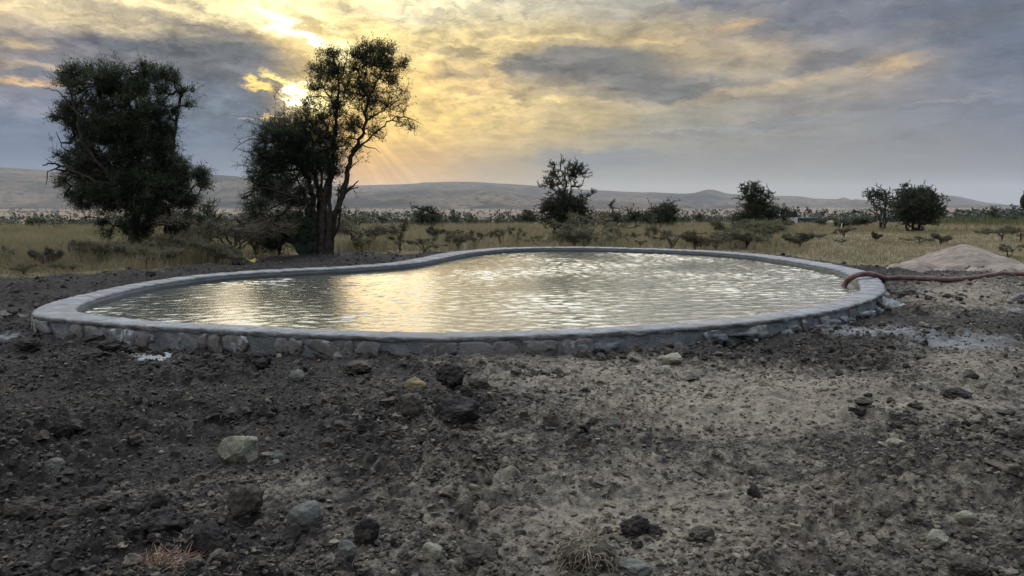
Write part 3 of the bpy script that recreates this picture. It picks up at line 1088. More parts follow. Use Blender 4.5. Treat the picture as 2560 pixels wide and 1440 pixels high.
# rubble stones set in the mortar of the outer wall, one facing
S = 0.0
k0 = 0
pos = 0.0
while pos < PERIM:
    w = rng.uniform(0.12, 0.40)
    i = int((pos + w / 2) / PERIM * NP) % NP
    p, nrm = OUTER[i], NRM[i]
    front = nrm[1] < 0.35 and p[1] < 13
    ppx = 1280 + F * p[0] / p[1]
    if front and (ppx < 1480 or rng.random() < 0.22) and rng.random() < 0.9:
        hgt = rng.uniform(0.10, 0.16)
        zc = HR - 0.055 - hgt * 0.62
        V, T = ICO[3]
        sd_ = int(rng.integers(1e6))
        d = 1 + 0.95 * vn3(V * 1.7 + 10, sd_) + 0.45 * vn3(V * 4.2, sd_ + 3) + 0.2 * vn3(V * 9, sd_ + 4)
        Vv = V * d[:, None]
        Vv = np.sign(Vv) * np.abs(Vv) ** 0.9
        tn = np.array([-nrm[1], nrm[0]])
        sx_, sy_, sz_ = w * 0.48, 0.060, hgt * 0.66
        tilt = rng.uniform(-0.35, 0.35)
        a, b = Vv[:, 0] * sx_, Vv[:, 2] * sz_
        a, b = a * math.cos(tilt) - b * math.sin(tilt), a * math.sin(tilt) + b * math.cos(tilt)
        out = np.minimum(Vv[:, 1] * sy_, 0.012 + 0.25 * Vv[:, 1] * sy_) - 0.004 + 0.012 * vn3(V * 6, sd_ + 9)
        b = np.minimum(b, HR - 0.050 - zc)
        Wd = np.stack([p[0] + tn[0] * a + nrm[0] * (out - 0.002), p[1] + tn[1] * a + nrm[1] * (out - 0.002), zc + b], 1)
        link_mesh('facing_stone', Wd, None, T, [m_facing], None, True, pond, {'tint': np.full(len(Wd), float(rng.random()))})
    pos += w * rng.uniform(0.9, 1.1)

# mortar squeezed out along the foot of the wall on the nearer right side
for i in range(0, NP, 2):
    p, nrm = OUTER[i], NRM[i]
    ppx = 1280 + F * p[0] / p[1]
    if p[1] < 13 and nrm[1] < 0.5 and ppx > 1430 and rng.random() < 0.55:
        V, T = ICO[3]
        sd_ = int(rng.integers(1e6))
        d = 1 + 0.9 * vn3(V * 1.7 + 7, sd_) + 0.6 * vn3(V * 4, sd_ + 1) + 0.3 * vn3(V * 9, sd_ + 2)
        sc = np.array([rng.uniform(.05, .2), rng.uniform(.03, .07), rng.uniform(.025, .06)])
        Vv = V * d[:, None] * sc
        off = rng.uniform(-0.03, 0.05)
        zc = rng.uniform(0.0, 0.07) * (1 if off < 0.03 else 0.4)
        tn = np.array([-nrm[1], nrm[0]])
        Wd = np.stack([p[0] + tn[0] * Vv[:, 0] + nrm[0] * (Vv[:, 1] + off), p[1] + tn[1] * Vv[:, 0] + nrm[1] * (Vv[:, 1] + off), zc + Vv[:, 2]], 1)
        link_mesh('mortar_lump', Wd, None, T, [m_mortar], None, True, pond)

# water with real ripples
wx0, wy0 = INNER.min(0) - 0.3
wx1, wy1 = INNER.max(0) + 0.3
nx, ny = int((wx1 - wx0) / 0.024), int((wy1 - wy0) / 0.024)
wx, wy = np.meshgrid(np.linspace(wx0, wx1, nx), np.linspace(wy0, wy1, ny))
wz = np.zeros_like(wx)
for i in range(46):
    lam = 10 ** rng.uniform(math.log10(0.075), math.log10(0.42))
    th = rng.normal(R(100), R(34))
    kx, ky = 2 * math.pi / lam * math.cos(th), 2 * math.pi / lam * math.sin(th)
    am = 0.021 * lam / 2 / math.pi * (1.0 if lam < 0.4 else 0.75)
    wx_, wy_ = wx + 0.1 * np.sin(wy * 1.7 + i), wy + 0.1 * np.sin(wx * 1.3 + i * 2)
    wz += am * np.sin(kx * wx_ + ky * wy_ + rng.uniform(0, 6.28))
wz *= 0.75 + 0.7 * fbm(wx, wy, 0.35, 2, 5)
V = np.stack([wx.ravel(), wy.ravel(), (WZ + wz).ravel()], 1)
i = np.arange(ny - 1)[:, None] * nx + np.arange(nx - 1)[None, :]
q = np.stack([i, i + 1, i + nx + 1, i + nx], -1).reshape(-1, 4)
cx_ = V[q].mean(1)
sq = sdf(cx_[:, 0], cx_[:, 1])
q = q[sq < -0.10]
used, inv = np.unique(q.ravel(), return_inverse=True)
o = link_mesh('pond_water', V[used], inv.reshape(-1, 4), None, [m_water])
tag(o, kind='structure')


# ------------------------------------------------------------------ trees and shrubs
def frames(D):
    """two unit vectors across each direction"""
    D = D / np.maximum(np.linalg.norm(D, axis=1)[:, None], 1e-9)
    up = np.where(np.abs(D[:, 2:3]) < 0.9, np.array([[0, 0, 1.0]]), np.array([[1.0, 0, 0]]))
    s = np.cross(D, up)
    s /= np.maximum(np.linalg.norm(s, axis=1)[:, None], 1e-9)
    return D, s, np.cross(s, D)


def add_edges(mb, A, B, ra, rb, sides, m=0):
    """many tapered sticks at once"""
    A, B = np.asarray(A, float), np.asarray(B, float)
    if len(A) == 0:
        return
    D, s, b = frames(B - A)
    th = 2 * math.pi * np.arange(sides) / sides
    c, sn = np.cos(th), np.sin(th)
    off = s[:, None, :] * c[None, :, None] + b[:, None, :] * sn[None, :, None]
    V = np.concatenate([A[:, None] + off * np.asarray(ra)[:, None, None], B[:, None] + off * np.asarray(rb)[:, None, None]], 1)
    k = np.arange(sides)
    q = np.stack([k, (k + 1) % sides, sides + (k + 1) % sides, sides + k], -1)
    Q = (np.arange(len(A)) * 2 * sides)[:, None, None] + q[None]
    mb.add(V.reshape(-1, 3), Q.reshape(-1, 4), None, m)


def add_leaves(mb, C, size, m=0, g=None, aspect=0.55, droop=0.0):
    g = g or rng
    n = len(C)
    D = g.normal(size=(n, 3))
    D[:, 2] -= droop
    D, s, b = frames(D)
    L = size * g.uniform(0.6, 1.35, n)
    Wd = L * aspect * g.uniform(0.7, 1.2, n)
    V = np.stack([C - D * L[:, None] * 0.5, C + s * Wd[:, None] * 0.5, C + D * L[:, None] * 0.5, C - s * Wd[:, None] * 0.5], 1)
    Q = np.arange(n * 4).reshape(-1, 4)
    mb.add(V.reshape(-1, 3), Q, None, m)


def grow(limbs, targets, step, jitter, g, gap=1.0):
    """skeleton: given limbs, plus a thin branch from the nearest wood to every target"""
    Pn, Pa, Rl, runs = [], [], [], []
    for L in limbs:
        pts, r0, r1 = np.asarray(L[0], float), L[1], L[2]
        ln = np.linalg.norm(np.diff(pts, axis=0), axis=1).sum()
        n = max(3, int(ln / step))
        c = bez(pts, n)
        c[1:-1] += g.normal(0, jitter, (n - 2, 3))
        par = -1
        if Pn and len(L) > 3 and L[3]:
            par = int(np.argmin(np.linalg.norm(np.array(Pn) - c[0], axis=1)))
        runs.append((len(Pn), n))
        for i in range(n):
            Pn.append(c[i])
            Pa.append(par)
            Rl.append(r0 + (r1 - r0) * (i / (n - 1)) ** 0.8)
            par = len(Pn) - 1
    nl = len(Pn)
    Pn = list(Pn)
    ends = []
    if len(targets):
        T = np.asarray(targets, float)
        B = np.array(Pn)
        d0 = np.min(np.linalg.norm(T[:, None] - B[None], axis=2), axis=1) if len(T) * len(B) < 4e6 else np.linalg.norm(T - B.mean(0), axis=1)
        buf = np.zeros((nl + len(T) * 5, 3))
        buf[:nl] = B
        cnt = nl
        for ti in np.argsort(d0):
            t = T[ti]
            dv = buf[:cnt] - t
            dist = np.sqrt((dv * dv).sum(1)) + 0.35 * np.maximum(dv[:, 2], 0)
            j = int(np.argmin(dist))
            a = buf[j].copy()
            ns = int(np.clip(np.linalg.norm(t - a) / (step * 1.6), 1, 4))
            par = j
            for k in range(1, ns + 1):
                u = k / ns
                p = a + (t - a) * u
                if k < ns:
                    p = p + g.normal(0, jitter * 1.3, 3) + np.array([0, 0, -0.10 * np.linalg.norm(t - a) * u * (1 - u)])
                buf[cnt] = p
                Pa.append(par)
                Rl.append(0.0)
                par = cnt
                cnt += 1
            ends.append(par)
        Pn = buf[:cnt]
    else:
        Pn = np.array(Pn)
    Pa = np.array(Pa)
    w = np.zeros(len(Pn))
    for e in ends:
        w[e] += 1
    for i in range(len(Pn) - 1, nl - 1, -1):
        w[Pa[i]] += w[i]
    return np.asarray(Pn), Pa, np.array(Rl), w, np.array(ends, int), nl, runs


def build_tree(name, label, cat, origin, limbs, blobs, dens, leaf, twig, mats, g, group=None, per=9, ntw=3, tip_r=0.006, jitter=0.03, step=0.12, thorn=0.0, up=0.2, limb_sides=7, aspect=0.55, spiky=1.0, clus=0.30):
    """limbs: [(points, r0, r1, attach)], blobs: [(centre, radii, density)] in world metres"""
    origin = np.asarray(origin, float)
    T = []
    for c, r, k in blobs:
        c, r = np.asarray(c, float), np.asarray(r, float)
        n = max(1, int(dens * k * r[0] * r[1] * r[2] * 4.19))
        nc = max(1, int(round(n / 16)))
        u = g.normal(size=(nc, 3))
        u /= np.linalg.norm(u, axis=1)[:, None]
        cc = c + u * r * (g.uniform(0.05, 1.0, nc) ** (1 / 2.4) * g.uniform(0.85, 1.15, nc))[:, None]
        own = g.integers(0, nc, n)
        rc = r.mean() * clus * g.uniform(0.5, 1.3, nc)
        T.append(cc[own] + g.normal(0, 0.55, (n, 3)) * rc[own][:, None] * np.array([1, 1, 0.75]))
    T = np.concatenate(T) if T else np.zeros((0, 3))
    Pn, Pa, Rl, w, ends, nl, runs = grow(limbs, T, step, jitter, g)
    rad = np.where(np.arange(len(Pn)) < nl, Rl, tip_r * np.maximum(w, 1) ** 0.42)
    i = np.where(Pa >= 0)[0]
    ra = rad[Pa[i]]
    rb = rad[i]
    thin = i >= nl
    ra = np.where(thin, np.minimum(ra, rb * 1.5), ra)
    tr = MB()
    Pl = Pn - origin
    a = ~thin
    for r0_, n_ in runs:
        pp = Pl[r0_:r0_ + n_]
        rr = rad[r0_:r0_ + n_].copy()
        if Pa[r0_] >= 0:
            pp = np.vstack([Pl[Pa[r0_]], pp])
            rr = np.concatenate([[rr[0]], rr])
        if len(pp) > 2:
            lump = 1 + 0.16 * gn(np.arange(len(pp)) * 0.45, np.full(len(pp), r0_ * 0.37), 7)
            tr.tube(pp, rr * lump, limb_sides)
    thick = thin & (rb > tip_r * 2.2)
    add_edges(tr, Pl[Pa[i[thick]]], Pl[i[thick]], ra[thick], rb[thick], 5)
    fine = thin & ~thick
    add_edges(tr, Pl[Pa[i[fine]]], Pl[i[fine]], ra[fine], rb[fine], 3)
    root = empty(name, origin)
    tag(root, label, cat, group)
    tr.build('trunk', [mats[0]], root, True)
    if len(ends):
        cr = MB()
        E = Pl[ends]
        par = Pl[Pa[ends]]
        ctr = E.mean(0)
        dirs = E - par
        dirs /= np.maximum(np.linalg.norm(dirs, axis=1)[:, None], 1e-6)
        outw = E - ctr
        outw /= np.maximum(np.linalg.norm(outw, axis=1)[:, None], 1e-6)
        ta, tb, lc = [], [], []
        for k in range(ntw):
            d = dirs * 0.5 + outw * 0.45 * spiky + g.normal(0, 0.62, E.shape) + np.array([0, 0, up])
            d /= np.linalg.norm(d, axis=1)[:, None]
            ln = twig * g.uniform(0.45, 1.25, len(E))
            st = E + (par - E) * g.uniform(0, 0.5, (len(E), 1))
            mid = st + d * (ln * 0.55)[:, None] + g.normal(0, 0.05, E.shape) * twig
            en = mid + (d + g.normal(0, 0.35, E.shape)) * (ln * 0.5)[:, None]
            ta += [st, mid]
            tb += [mid, en]
            m = max(1, per // ntw)
            for q in range(m):
                u = g.uniform(0.05, 1.0, (len(E), 1))
                p = np.where(u < 0.55, st + (mid - st) * (u / 0.55), mid + (en - mid) * ((u - 0.55) / 0.45))
                lc.append(p + g.normal(0, leaf * 0.6, E.shape))
        A, B = np.concatenate(ta), np.concatenate(tb)
        add_edges(cr, A, B, np.full(len(A), tip_r * 0.75), np.full(len(A), tip_r * 0.4), 3, 1)
        add_leaves(cr, np.concatenate(lc), leaf, 0, g, aspect)
        cr.build('crown', [mats[1], mats[2] if len(mats) > 2 else mats[0]], root, False)
    return root


def pxl(pts, Y, dy=None):
    """trace in the photo -> points in the world near the distance Y"""
    out = []
    for k, p in enumerate(pts):
        yy = Y + (p[2] if len(p) > 2 else 0.0)
        out.append(at_y(p[0], p[1], yy))
    return np.array(out)


def pxblob(b, Y, depth=0.8, g=rng, spread=0.0):
    px, py, rx, ry = b[:4]
    k = b[4] if len(b) > 4 else 1.0
    dy = b[5] if len(b) > 5 else (g.uniform(-spread, spread) if spread else 0.0)
    c = at_y(px, py, Y + dy)
    s = (Y + dy) / F
    return (c, (rx * s, max((rx + ry) * 0.5 * s * depth, 0.1), ry * s), k)


def foot(px, py):
    x, y = hit(px, py)
    return np.array([x, y, gz(x, y)])


g1 = np.random.default_rng(101)
# the broad dark tree on the left
YL = 22.0
fx = at_y(338, 628, YL)
fz = gz(fx[0], YL)
limbs = [
    (np.vstack([[fx[0], YL, fz - 0.15], pxl([(336, 600), (338, 560), (348, 510), (352, 460, .1), (345, 400, .2), (352, 330, .2), (338, 250, .3), (330, 190, .3)], YL)]), 0.20, 0.02, False),
    (np.vstack([[fx[0] + 0.22, YL + .1, fz - 0.15], pxl([(352, 600, .1), (366, 555, .2), (392, 500, .4), (420, 440, .5), (432, 380, .5), (440, 300, .4), (452, 240, .3), (470, 215, .3)], YL)]), 0.16, 0.02, False),
    (pxl([(340, 545), (318, 500, -.3), (280, 450, -.6), (240, 400, -.8), (205, 350, -.9), (190, 280, -.8), (160, 200, -.7), (142, 172, -.7)], YL), 0.10, 0.012, True),
    (pxl([(335, 470, .1), (300, 400, .5), (275, 320, .8), (250, 240, .9), (232, 180, .8), (228, 160, .8)], YL), 0.09, 0.012, True),
    (pxl([(300, 470, -.4), (250, 455, -.7), (190, 430, -.7), (150, 416, -.6), (126, 409, -.6), (106, 413, -.6)], YL), 0.06, 0.016, True),
    (pxl([(150, 416, -.6), (132, 425, -.6), (120, 440, -.6), (115, 462, -.6)], YL), 0.025, 0.008, True),
    (pxl([(135, 411, -.6), (124, 402, -.6), (112, 396, -.6)], YL), 0.018, 0.006, True),
    (pxl([(370, 545, .2), (420, 520, -.4), (465, 490, -.8), (500, 450, -.9)], YL), 0.08, 0.014, True),
    (pxl([(360, 560, 0), (400, 560, -.8), (440, 560, -1.2), (490, 545, -1.3)], YL), 0.06, 0.012, True),
    (pxl([(240, 400, -.8), (180, 395, -.6), (140, 330, -.5)], YL), 0.04, 0.01, True),
    (pxl([(205, 300, -.9), (150, 232, -.7), (105, 218, -.6)], YL), 0.03, 0.006, True),
]
LB = [(120, 214, 16, 8, .9), (472, 230, 18, 12, 1.2), (432, 178, 14, 10, .8), (350, 160, 14, 10, .8), (265, 160, 16, 10, .8), (196, 158, 12, 12, .7), (128, 345, 14, 8, .8), (494, 424, 22, 24, 1), (504, 474, 20, 44, 1), (140, 290, 20, 10, .8), (145, 470, 16, 22, .7), (170, 200, 50, 30, .75), (150, 185, 28, 20, .6), (232, 205, 70, 46), (320, 208, 80, 46), (340, 178, 40, 24, .6), (395, 222, 58, 42), (415, 196, 30, 20, .5), (446, 244, 38, 24, .8),
      (165, 290, 46, 32, .85), (185, 330, 45, 30, .7), (232, 296, 84, 60), (330, 300, 92, 70), (405, 300, 42, 56, .9),
      (205, 392, 54, 40, .7), (285, 386, 96, 66), (370, 390, 82, 68), (432, 404, 50, 44),
      (192, 452, 42, 40, .7), (270, 468, 90, 62), (365, 474, 105, 72), (455, 474, 56, 58), (478, 440, 26, 36, .8),
      (300, 575, 50, 30, .6), (400, 600, 80, 26, .7), (470, 585, 46, 36, .8), (255, 555, 36, 30, .5), (330, 540, 62, 36, .8), (400, 556, 70, 44, .9), (466, 536, 40, 44, .9), (225, 512, 42, 30, .6), (425, 590, 40, 22, .5)]
build_tree('broad_tree', 'broad dark green bushy tree with a dead limb jutting from its left side', 'tree',
           (fx[0], YL, fz), limbs, [pxblob(b, YL, 0.95, g1, 0.35) for b in LB], 215, 0.056, 0.28, (m_bark, m_leaf_dark, m_bark), g1, per=30, ntw=5, tip_r=0.0050, jitter=0.022, clus=0.33, spiky=1.6)

# the tall forked tree in front of the sun
g2 = np.random.default_rng(202)
YC = 21.6
cf = at_y(808, 636, YC)
cz = gz(cf[0], YC)


def down(px, dy=0.0):
    p = at_y(px, 636, YC + dy)
    return np.array([p[0], YC + dy, cz - 0.15])


limbs = [
    (np.vstack([down(826, .05), pxl([(828, 600, .05), (832, 555), (850, 500), (866, 450), (872, 415), (884, 378), (906, 338), (914, 290), (922, 245), (946, 195), (962, 160)], YC)]), 0.125, 0.014, False),
    (np.vstack([down(806, -.1), pxl([(806, 590, -.1), (808, 530, -.1), (818, 470), (832, 400), (838, 330), (843, 270), (848, 215), (845, 170)], YC)]), 0.145, 0.012, False),
    (np.vstack([down(784, 0), pxl([(786, 580, 0), (784, 520, 0), (776, 470, .2), (756, 425, .3), (722, 385, .4), (694, 350, .4), (668, 322, .4)], YC)]), 0.135, 0.014, False),
    (np.vstack([down(796, .25), pxl([(797, 570, .25), (798, 500, .25), (790, 440, .3), (784, 390, .3), (776, 330, .3)], YC)]), 0.14, 0.014, False),
    (np.vstack([down(816, .3), pxl([(815, 570, .3), (812, 500, .3), (824, 430, .35), (812, 380, .4)], YC)]), 0.13, 0.016, False),
    (np.vstack([down(774, .1), pxl([(775, 590, .1), (772, 545, .1), (768, 500, .15), (750, 460, .1), (735, 430, .1)], YC)]), 0.10, 0.014, False),
    (np.vstack([down(818, -.15), pxl([(822, 580, -.15), (826, 530, -.1), (824, 480, 0), (836, 430, .1), (846, 380, .1)], YC)]), 0.11, 0.014, False),
    (pxl([(800, 500), (806, 450), (800, 400), (806, 350)], YC), 0.05, 0.012, True),
    (pxl([(812, 480), (822, 440), (820, 400), (826, 360)], YC), 0.045, 0.012, True),
    (pxl([(878, 392), (905, 362, -.2), (945, 325, -.4), (985, 298, -.5), (1015, 293, -.5), (1034, 305, -.5), (1037, 340, -.5)], YC), 0.034, 0.005, True),
    (pxl([(1015, 293, -.5), (1040, 302, -.5), (1060, 314, -.5)], YC), 0.012, 0.003, True),
    (pxl([(905, 362, -.2), (935, 372, -.2), (952, 384, -.2)], YC), 0.018, 0.004, True),
    (pxl([(914, 300), (950, 280, .3), (985, 250, .4)], YC), 0.04, 0.008, True),
    (pxl([(922, 245), (900, 205, .3), (896, 170, .3)], YC), 0.04, 0.01, True),
    (pxl([(843, 270), (815, 230, .2), (795, 190, .2)], YC), 0.035, 0.008, True),
    (pxl([(846, 200), (862, 170, -.2), (868, 135, -.2)], YC), 0.03, 0.006, True),
    (pxl([(780, 500), (735, 492, -.4), (695, 478, -.6), (655, 468, -.7), (620, 482, -.7), (596, 486, -.7)], YC), 0.05, 0.008, True),
    (pxl([(735, 492, -.4), (690, 515, -.7), (650, 540, -.8)], YC), 0.035, 0.008, True),
    (pxl([(694, 350, .4), (668, 358, .2), (646, 350, .2), (622, 351, .2), (600, 362, .2), (582, 378, .2)], YC), 0.028, 0.005, True),
    (pxl([(756, 425, .3), (700, 430, 0), (655, 440, -.3), (620, 440, -.3)], YC), 0.04, 0.01, True),
    (pxl([(858, 482), (876, 470, -.1), (888, 460, -.1), (896, 452, -.1)], YC), 0.04, 0.014, True),
    (pxl([(856, 492), (876, 474, -.1), (896, 468, -.1)], YC), 0.035, 0.012, True),
    (pxl([(872, 425), (890, 408), (898, 402)], YC), 0.02, 0.006, True),
    (pxl([(828, 600), (846, 560), (848, 510), (846, 470)], YC), 0.05, 0.02, True),
]
CBL = [(872, 335, 46, 46, .5), (842, 440, 26, 44, .6), (905, 270, 100, 64, .16), (932, 148, 58, 32, 1.4), (980, 160, 32, 36, 1.4), (966, 128, 24, 16, .6), (900, 165, 38, 28, 1.0), (995, 195, 16, 30, .8), (955, 190, 40, 22, 1.0),
       (815, 150, 42, 26, .8), (832, 135, 20, 14, .6), (800, 190, 44, 36, .9), (850, 185, 42, 36, .95), (795, 225, 30, 20, .8), (890, 205, 36, 24, .7),
       (830, 250, 62, 42, .42), (895, 255, 66, 52, .42), (955, 262, 56, 42, .36), (1000, 300, 44, 18, .34), (862, 310, 52, 36, .5), (1035, 322, 12, 28, .6), (940, 345, 34, 24, .12), (905, 395, 26, 20, .12), (930, 320, 40, 26, .26),
       (745, 330, 78, 42, 1.2), (708, 300, 26, 18, .5), (700, 358, 62, 48, 1.2), (782, 368, 72, 52, 1.2), (824, 392, 34, 54, .9), (770, 300, 36, 26, .7), (680, 400, 56, 44, 1.1), (745, 418, 82, 42, 1.0), (815, 300, 40, 30, .8),
       (650, 448, 42, 42, .9), (642, 505, 40, 42, .9), (700, 486, 56, 44, .85), (690, 555, 50, 44, 1.2), (735, 585, 46, 40, 1.2), (850, 540, 14, 28, .6), (600, 484, 18, 10, .3), (640, 392, 26, 30, .7), (615, 352, 22, 8, .4), (884, 490, 14, 10, .15), (760, 540, 34, 60, .9), (740, 480, 50, 40, .8), (690, 612, 44, 22, 1.0), (660, 580, 30, 30, .8)]
build_tree('forked_tree', 'tall forked tree with gnarled dark stems and see-through crown, standing in front of the sun', 'tree',
           (cf[0], YC, cz), limbs, [pxblob(b, YC, 0.9, g2, 0.3) for b in CBL], 430, 0.050, 0.22, (m_bark, m_leaf_dark, m_bark), g2, per=24, ntw=5, tip_r=0.0036, jitter=0.018, step=0.11, clus=0.62)

# prickly pear at its foot
cactus = empty('prickly_pear', (0, 0, 0))
cpos = at_y(758, 600, YC - 0.15)
cpos[2] = gz(cpos[0], cpos[1])
cactus.location = cpos
tag(cactus, 'prickly pear cactus of flat oval green pads against the dark trunk of the forked tree', 'cactus')
pads = [((-.08, 0, .16), .15, .21, 8, .2), ((.12, .03, .2), .15, .22, -6, -.3), ((-.14, .02, .50), .14, .20, 14, .1), ((.05, -.04, .52), .15, .21, -4, .4), ((.20, .03, .55), .13, .19, -14, -.2), ((-.12, 0, .82), .12, .19, -3, .3), ((.12, .0, .86), .13, .21, 2, 0), ((.24, .05, .80), .10, .15, -22, .5), ((-.06, .02, 1.10), .085, .13, 6, .2), ((.15, 0, 1.18), .10, .15, -5, -.2), ((-.30, .05, .42), .12, .17, 40, .1)]
for (c_, rx_, rz_, tl, yw) in pads:
    V, T = ICO[3]
    Vv = V * np.array([rx_, 0.028, rz_])
    Vv[:, 0] *= 1 + 0.22 * (V[:, 2])
    a = R(tl)
    Vv = Vv @ np.array([[math.cos(yw), math.sin(yw), 0], [-math.sin(yw), math.cos(yw), 0], [0, 0, 1]])
    Vv = Vv @ np.array([[math.cos(a), 0, math.sin(a)], [0, 1, 0], [-math.sin(a), 0, math.cos(a)]]) + np.array(c_)
    link_mesh('pad', Vv, None, T, [m_cactus], None, True, cactus)

# ---- other trees, each traced by its own blobs
def photo_tree(name, label, foot_px, limbs_px, blobs_px, dens, leaf, twig, mats, seed, Y=None, group=None, per=10, ntw=3, depth=0.9, r_tip=None, **kw):
    g = np.random.default_rng(seed)
    x, y = hit(*foot_px)
    if Y is not None:
        p = at_y(foot_px[0], foot_px[1], Y)
        x, y = p[0], Y
    z = gz(x, y)
    s = y / F
    L = []
    for i, (pts, r0, r1) in enumerate(limbs_px):
        w = pxl(pts, y)
        if i == 0 or (len(kw.get('stems', ())) and i in kw['stems']):
            w = np.vstack([[w[0][0], y, z - 0.2], w])
        w[1:, 1] += g.normal(0, 4 * s, len(w) - 1)
        L.append((w, r0 * s, r1 * s, i > 0))
    kw2 = {k: v for k, v in kw.items() if k != 'stems'}
    bl = [pxblob(b, y, depth, g, 8 * s) for b in blobs_px]
    return build_tree(name, label, 'tree', (x, y, z), L, bl, dens / (s * s * s) * 1.15e-4, leaf * 0.8 * s, twig * 0.75 * s, mats, g, group, int(per * 1.7), ntw, r_tip * s if r_tip else 0.55 * s, 1.3 * s, 6 * s, clus=1.0, **kw2)


MT = (m_bark, m_leaf_dark, m_bark)
MO = (m_bark, m_leaf_olive, m_bark)
photo_tree('slender_tree', 'slender open-crowned tree with two wispy tops, tallest tree behind the far pond rim', (1385, 600),
           [([(1386, 580), (1388, 555), (1394, 530), (1406, 500), (1414, 470), (1410, 440), (1402, 415), (1404, 392), (1402, 384)], 4.6, 0.7),
            ([(1394, 530), (1420, 510), (1428, 480), (1426, 450), (1434, 425)], 2.6, 0.7), ([(1410, 490), (1385, 460), (1368, 455), (1355, 468)], 1.6, 0.5),
            ([(1428, 535), (1452, 520), (1466, 500), (1476, 488)], 1.8, 0.5), ([(1414, 470), (1395, 445), (1382, 425)], 1.3, .5)],
           [(1404, 398, 12, 8, .5), (1384, 412, 14, 12, .5), (1386, 432, 14, 16, .6), (1364, 460, 16, 14, .7), (1390, 458, 26, 18, .6), (1436, 424, 24, 16, 1.0), (1426, 440, 18, 10, .9), (1452, 432, 12, 16, .35), (1444, 470, 14, 14, .3), (1398, 484, 20, 16, .35),
            (1376, 516, 26, 18, .9), (1410, 508, 34, 20, 1.0), (1420, 535, 40, 26, 1.1), (1386, 545, 30, 18, .8), (1356, 528, 12, 14, .6), (1476, 486, 14, 13, .55), (1462, 515, 18, 20, .45), (1440, 500, 22, 26, .4), (1400, 556, 34, 12, .8), (1450, 545, 24, 20, .7)],
           60, 2.6, 9, MT, 11, per=12, ntw=3)
photo_tree('small_tree', 'small tree with a knobbly topknot and thin dark trunk right of the slender tree', (1530, 589),
           [([(1530, 570), (1531, 555), (1532, 535), (1530, 515), (1534, 502)], 2.6, .6), ([(1531, 552), (1515, 540)], 1.2, .5), ([(1531, 550), (1546, 540)], 1.2, .5)],
           [(1534, 506, 7, 6, .8), (1528, 518, 9, 9, .8), (1526, 542, 20, 14, 1), (1544, 546, 16, 14, 1), (1510, 548, 14, 10, .8), (1532, 560, 20, 8, .7)], 60, 2.6, 8, MT, 12, per=12)
photo_tree('round_tree', 'dense round dark tree, taller than the bushes on its left', (1662, 574),
           [([(1662, 560), (1662, 540), (1660, 520)], 4, 1), ([(1662, 556), (1680, 540)], 2, .7), ([(1662, 556), (1645, 538)], 2, .7)],
           [(1660, 520, 22, 14, 1.1), (1664, 540, 30, 18, 1.2), (1676, 528, 16, 14, 1), (1650, 556, 20, 13, 1), (1676, 560, 18, 12, 1), (1644, 535, 12, 14, .9)], 60, 2.8, 6, MT, 13, per=14)
photo_tree('wide_bush_tree', 'wide low dark tree joining the round tree on its left side', (1600, 570),
           [([(1600, 562), (1598, 548)], 3, 1), ([(1600, 562), (1580, 545)], 2, .7), ([(1600, 560), (1622, 546)], 2, .7)],
           [(1580, 540, 22, 13, 1.1), (1604, 542, 26, 15, 1.1), (1624, 548, 18, 16, 1.1), (1598, 558, 30, 10, 1)], 60, 2.8, 6, MT, 14, per=14)
photo_tree('drooping_tree', 'tall drooping dark tree with a curling flat top, car parked beside it', (1885, 587),
           [([(1888, 570), (1886, 545), (1884, 520), (1882, 495), (1890, 470)], 5, 1), ([(1884, 530), (1910, 505), (1922, 480)], 2.4, .7), ([(1883, 510), (1862, 485), (1852, 470)], 2, .6), ([(1890, 560), (1925, 545), (1955, 535)], 2.4, .7), ([(1868, 587), (1870, 560), (1874, 540)], 2.4, 1)],
           [(1886, 474, 32, 11, 1.0), (1866, 478, 18, 9, .8), (1908, 484, 18, 10, .8), (1888, 502, 26, 22, 1.1), (1896, 530, 34, 26, 1.1), (1880, 556, 30, 22, 1.0), (1926, 544, 26, 22, 1.1), (1952, 540, 22, 20, 1.1), (1960, 556, 14, 14, .9), (1915, 565, 24, 16, .9), (1860, 540, 12, 20, .7), (1918, 510, 14, 10, .5)],
           60, 2.6, 8, MT, 15, per=13, up=-0.15)
photo_tree('vase_shaped_tree', 'open vase-shaped tree with bare fanning stems showing under its crown', (2203, 578),
           [([(2204, 572), (2206, 560), (2196, 535), (2184, 510), (2172, 494)], 3.6, .7), ([(2210, 572), (2212, 555), (2214, 530), (2216, 505), (2210, 485)], 3, .6), ([(2200, 574), (2200, 552), (2202, 525), (2196, 500)], 2.6, .6), ([(2213, 570), (2220, 545), (2230, 520), (2236, 500)], 2.6, .6), ([(2194, 540), (2178, 525), (2164, 528)], 1.3, .5), ([(2208, 560), (2210, 520), (2204, 490)], 2, .6)],
           [(2176, 488, 13, 8, .9), (2200, 486, 24, 13, .9), (2222, 494, 18, 14, .8), (2190, 504, 20, 10, .5), (2216, 514, 20, 14, .5), (2232, 520, 12, 18, .5), (2178, 516, 12, 10, .4), (2168, 528, 9, 6, .4), (2200, 525, 20, 12, .25)], 60, 2.5, 7, MT, 16, per=11)
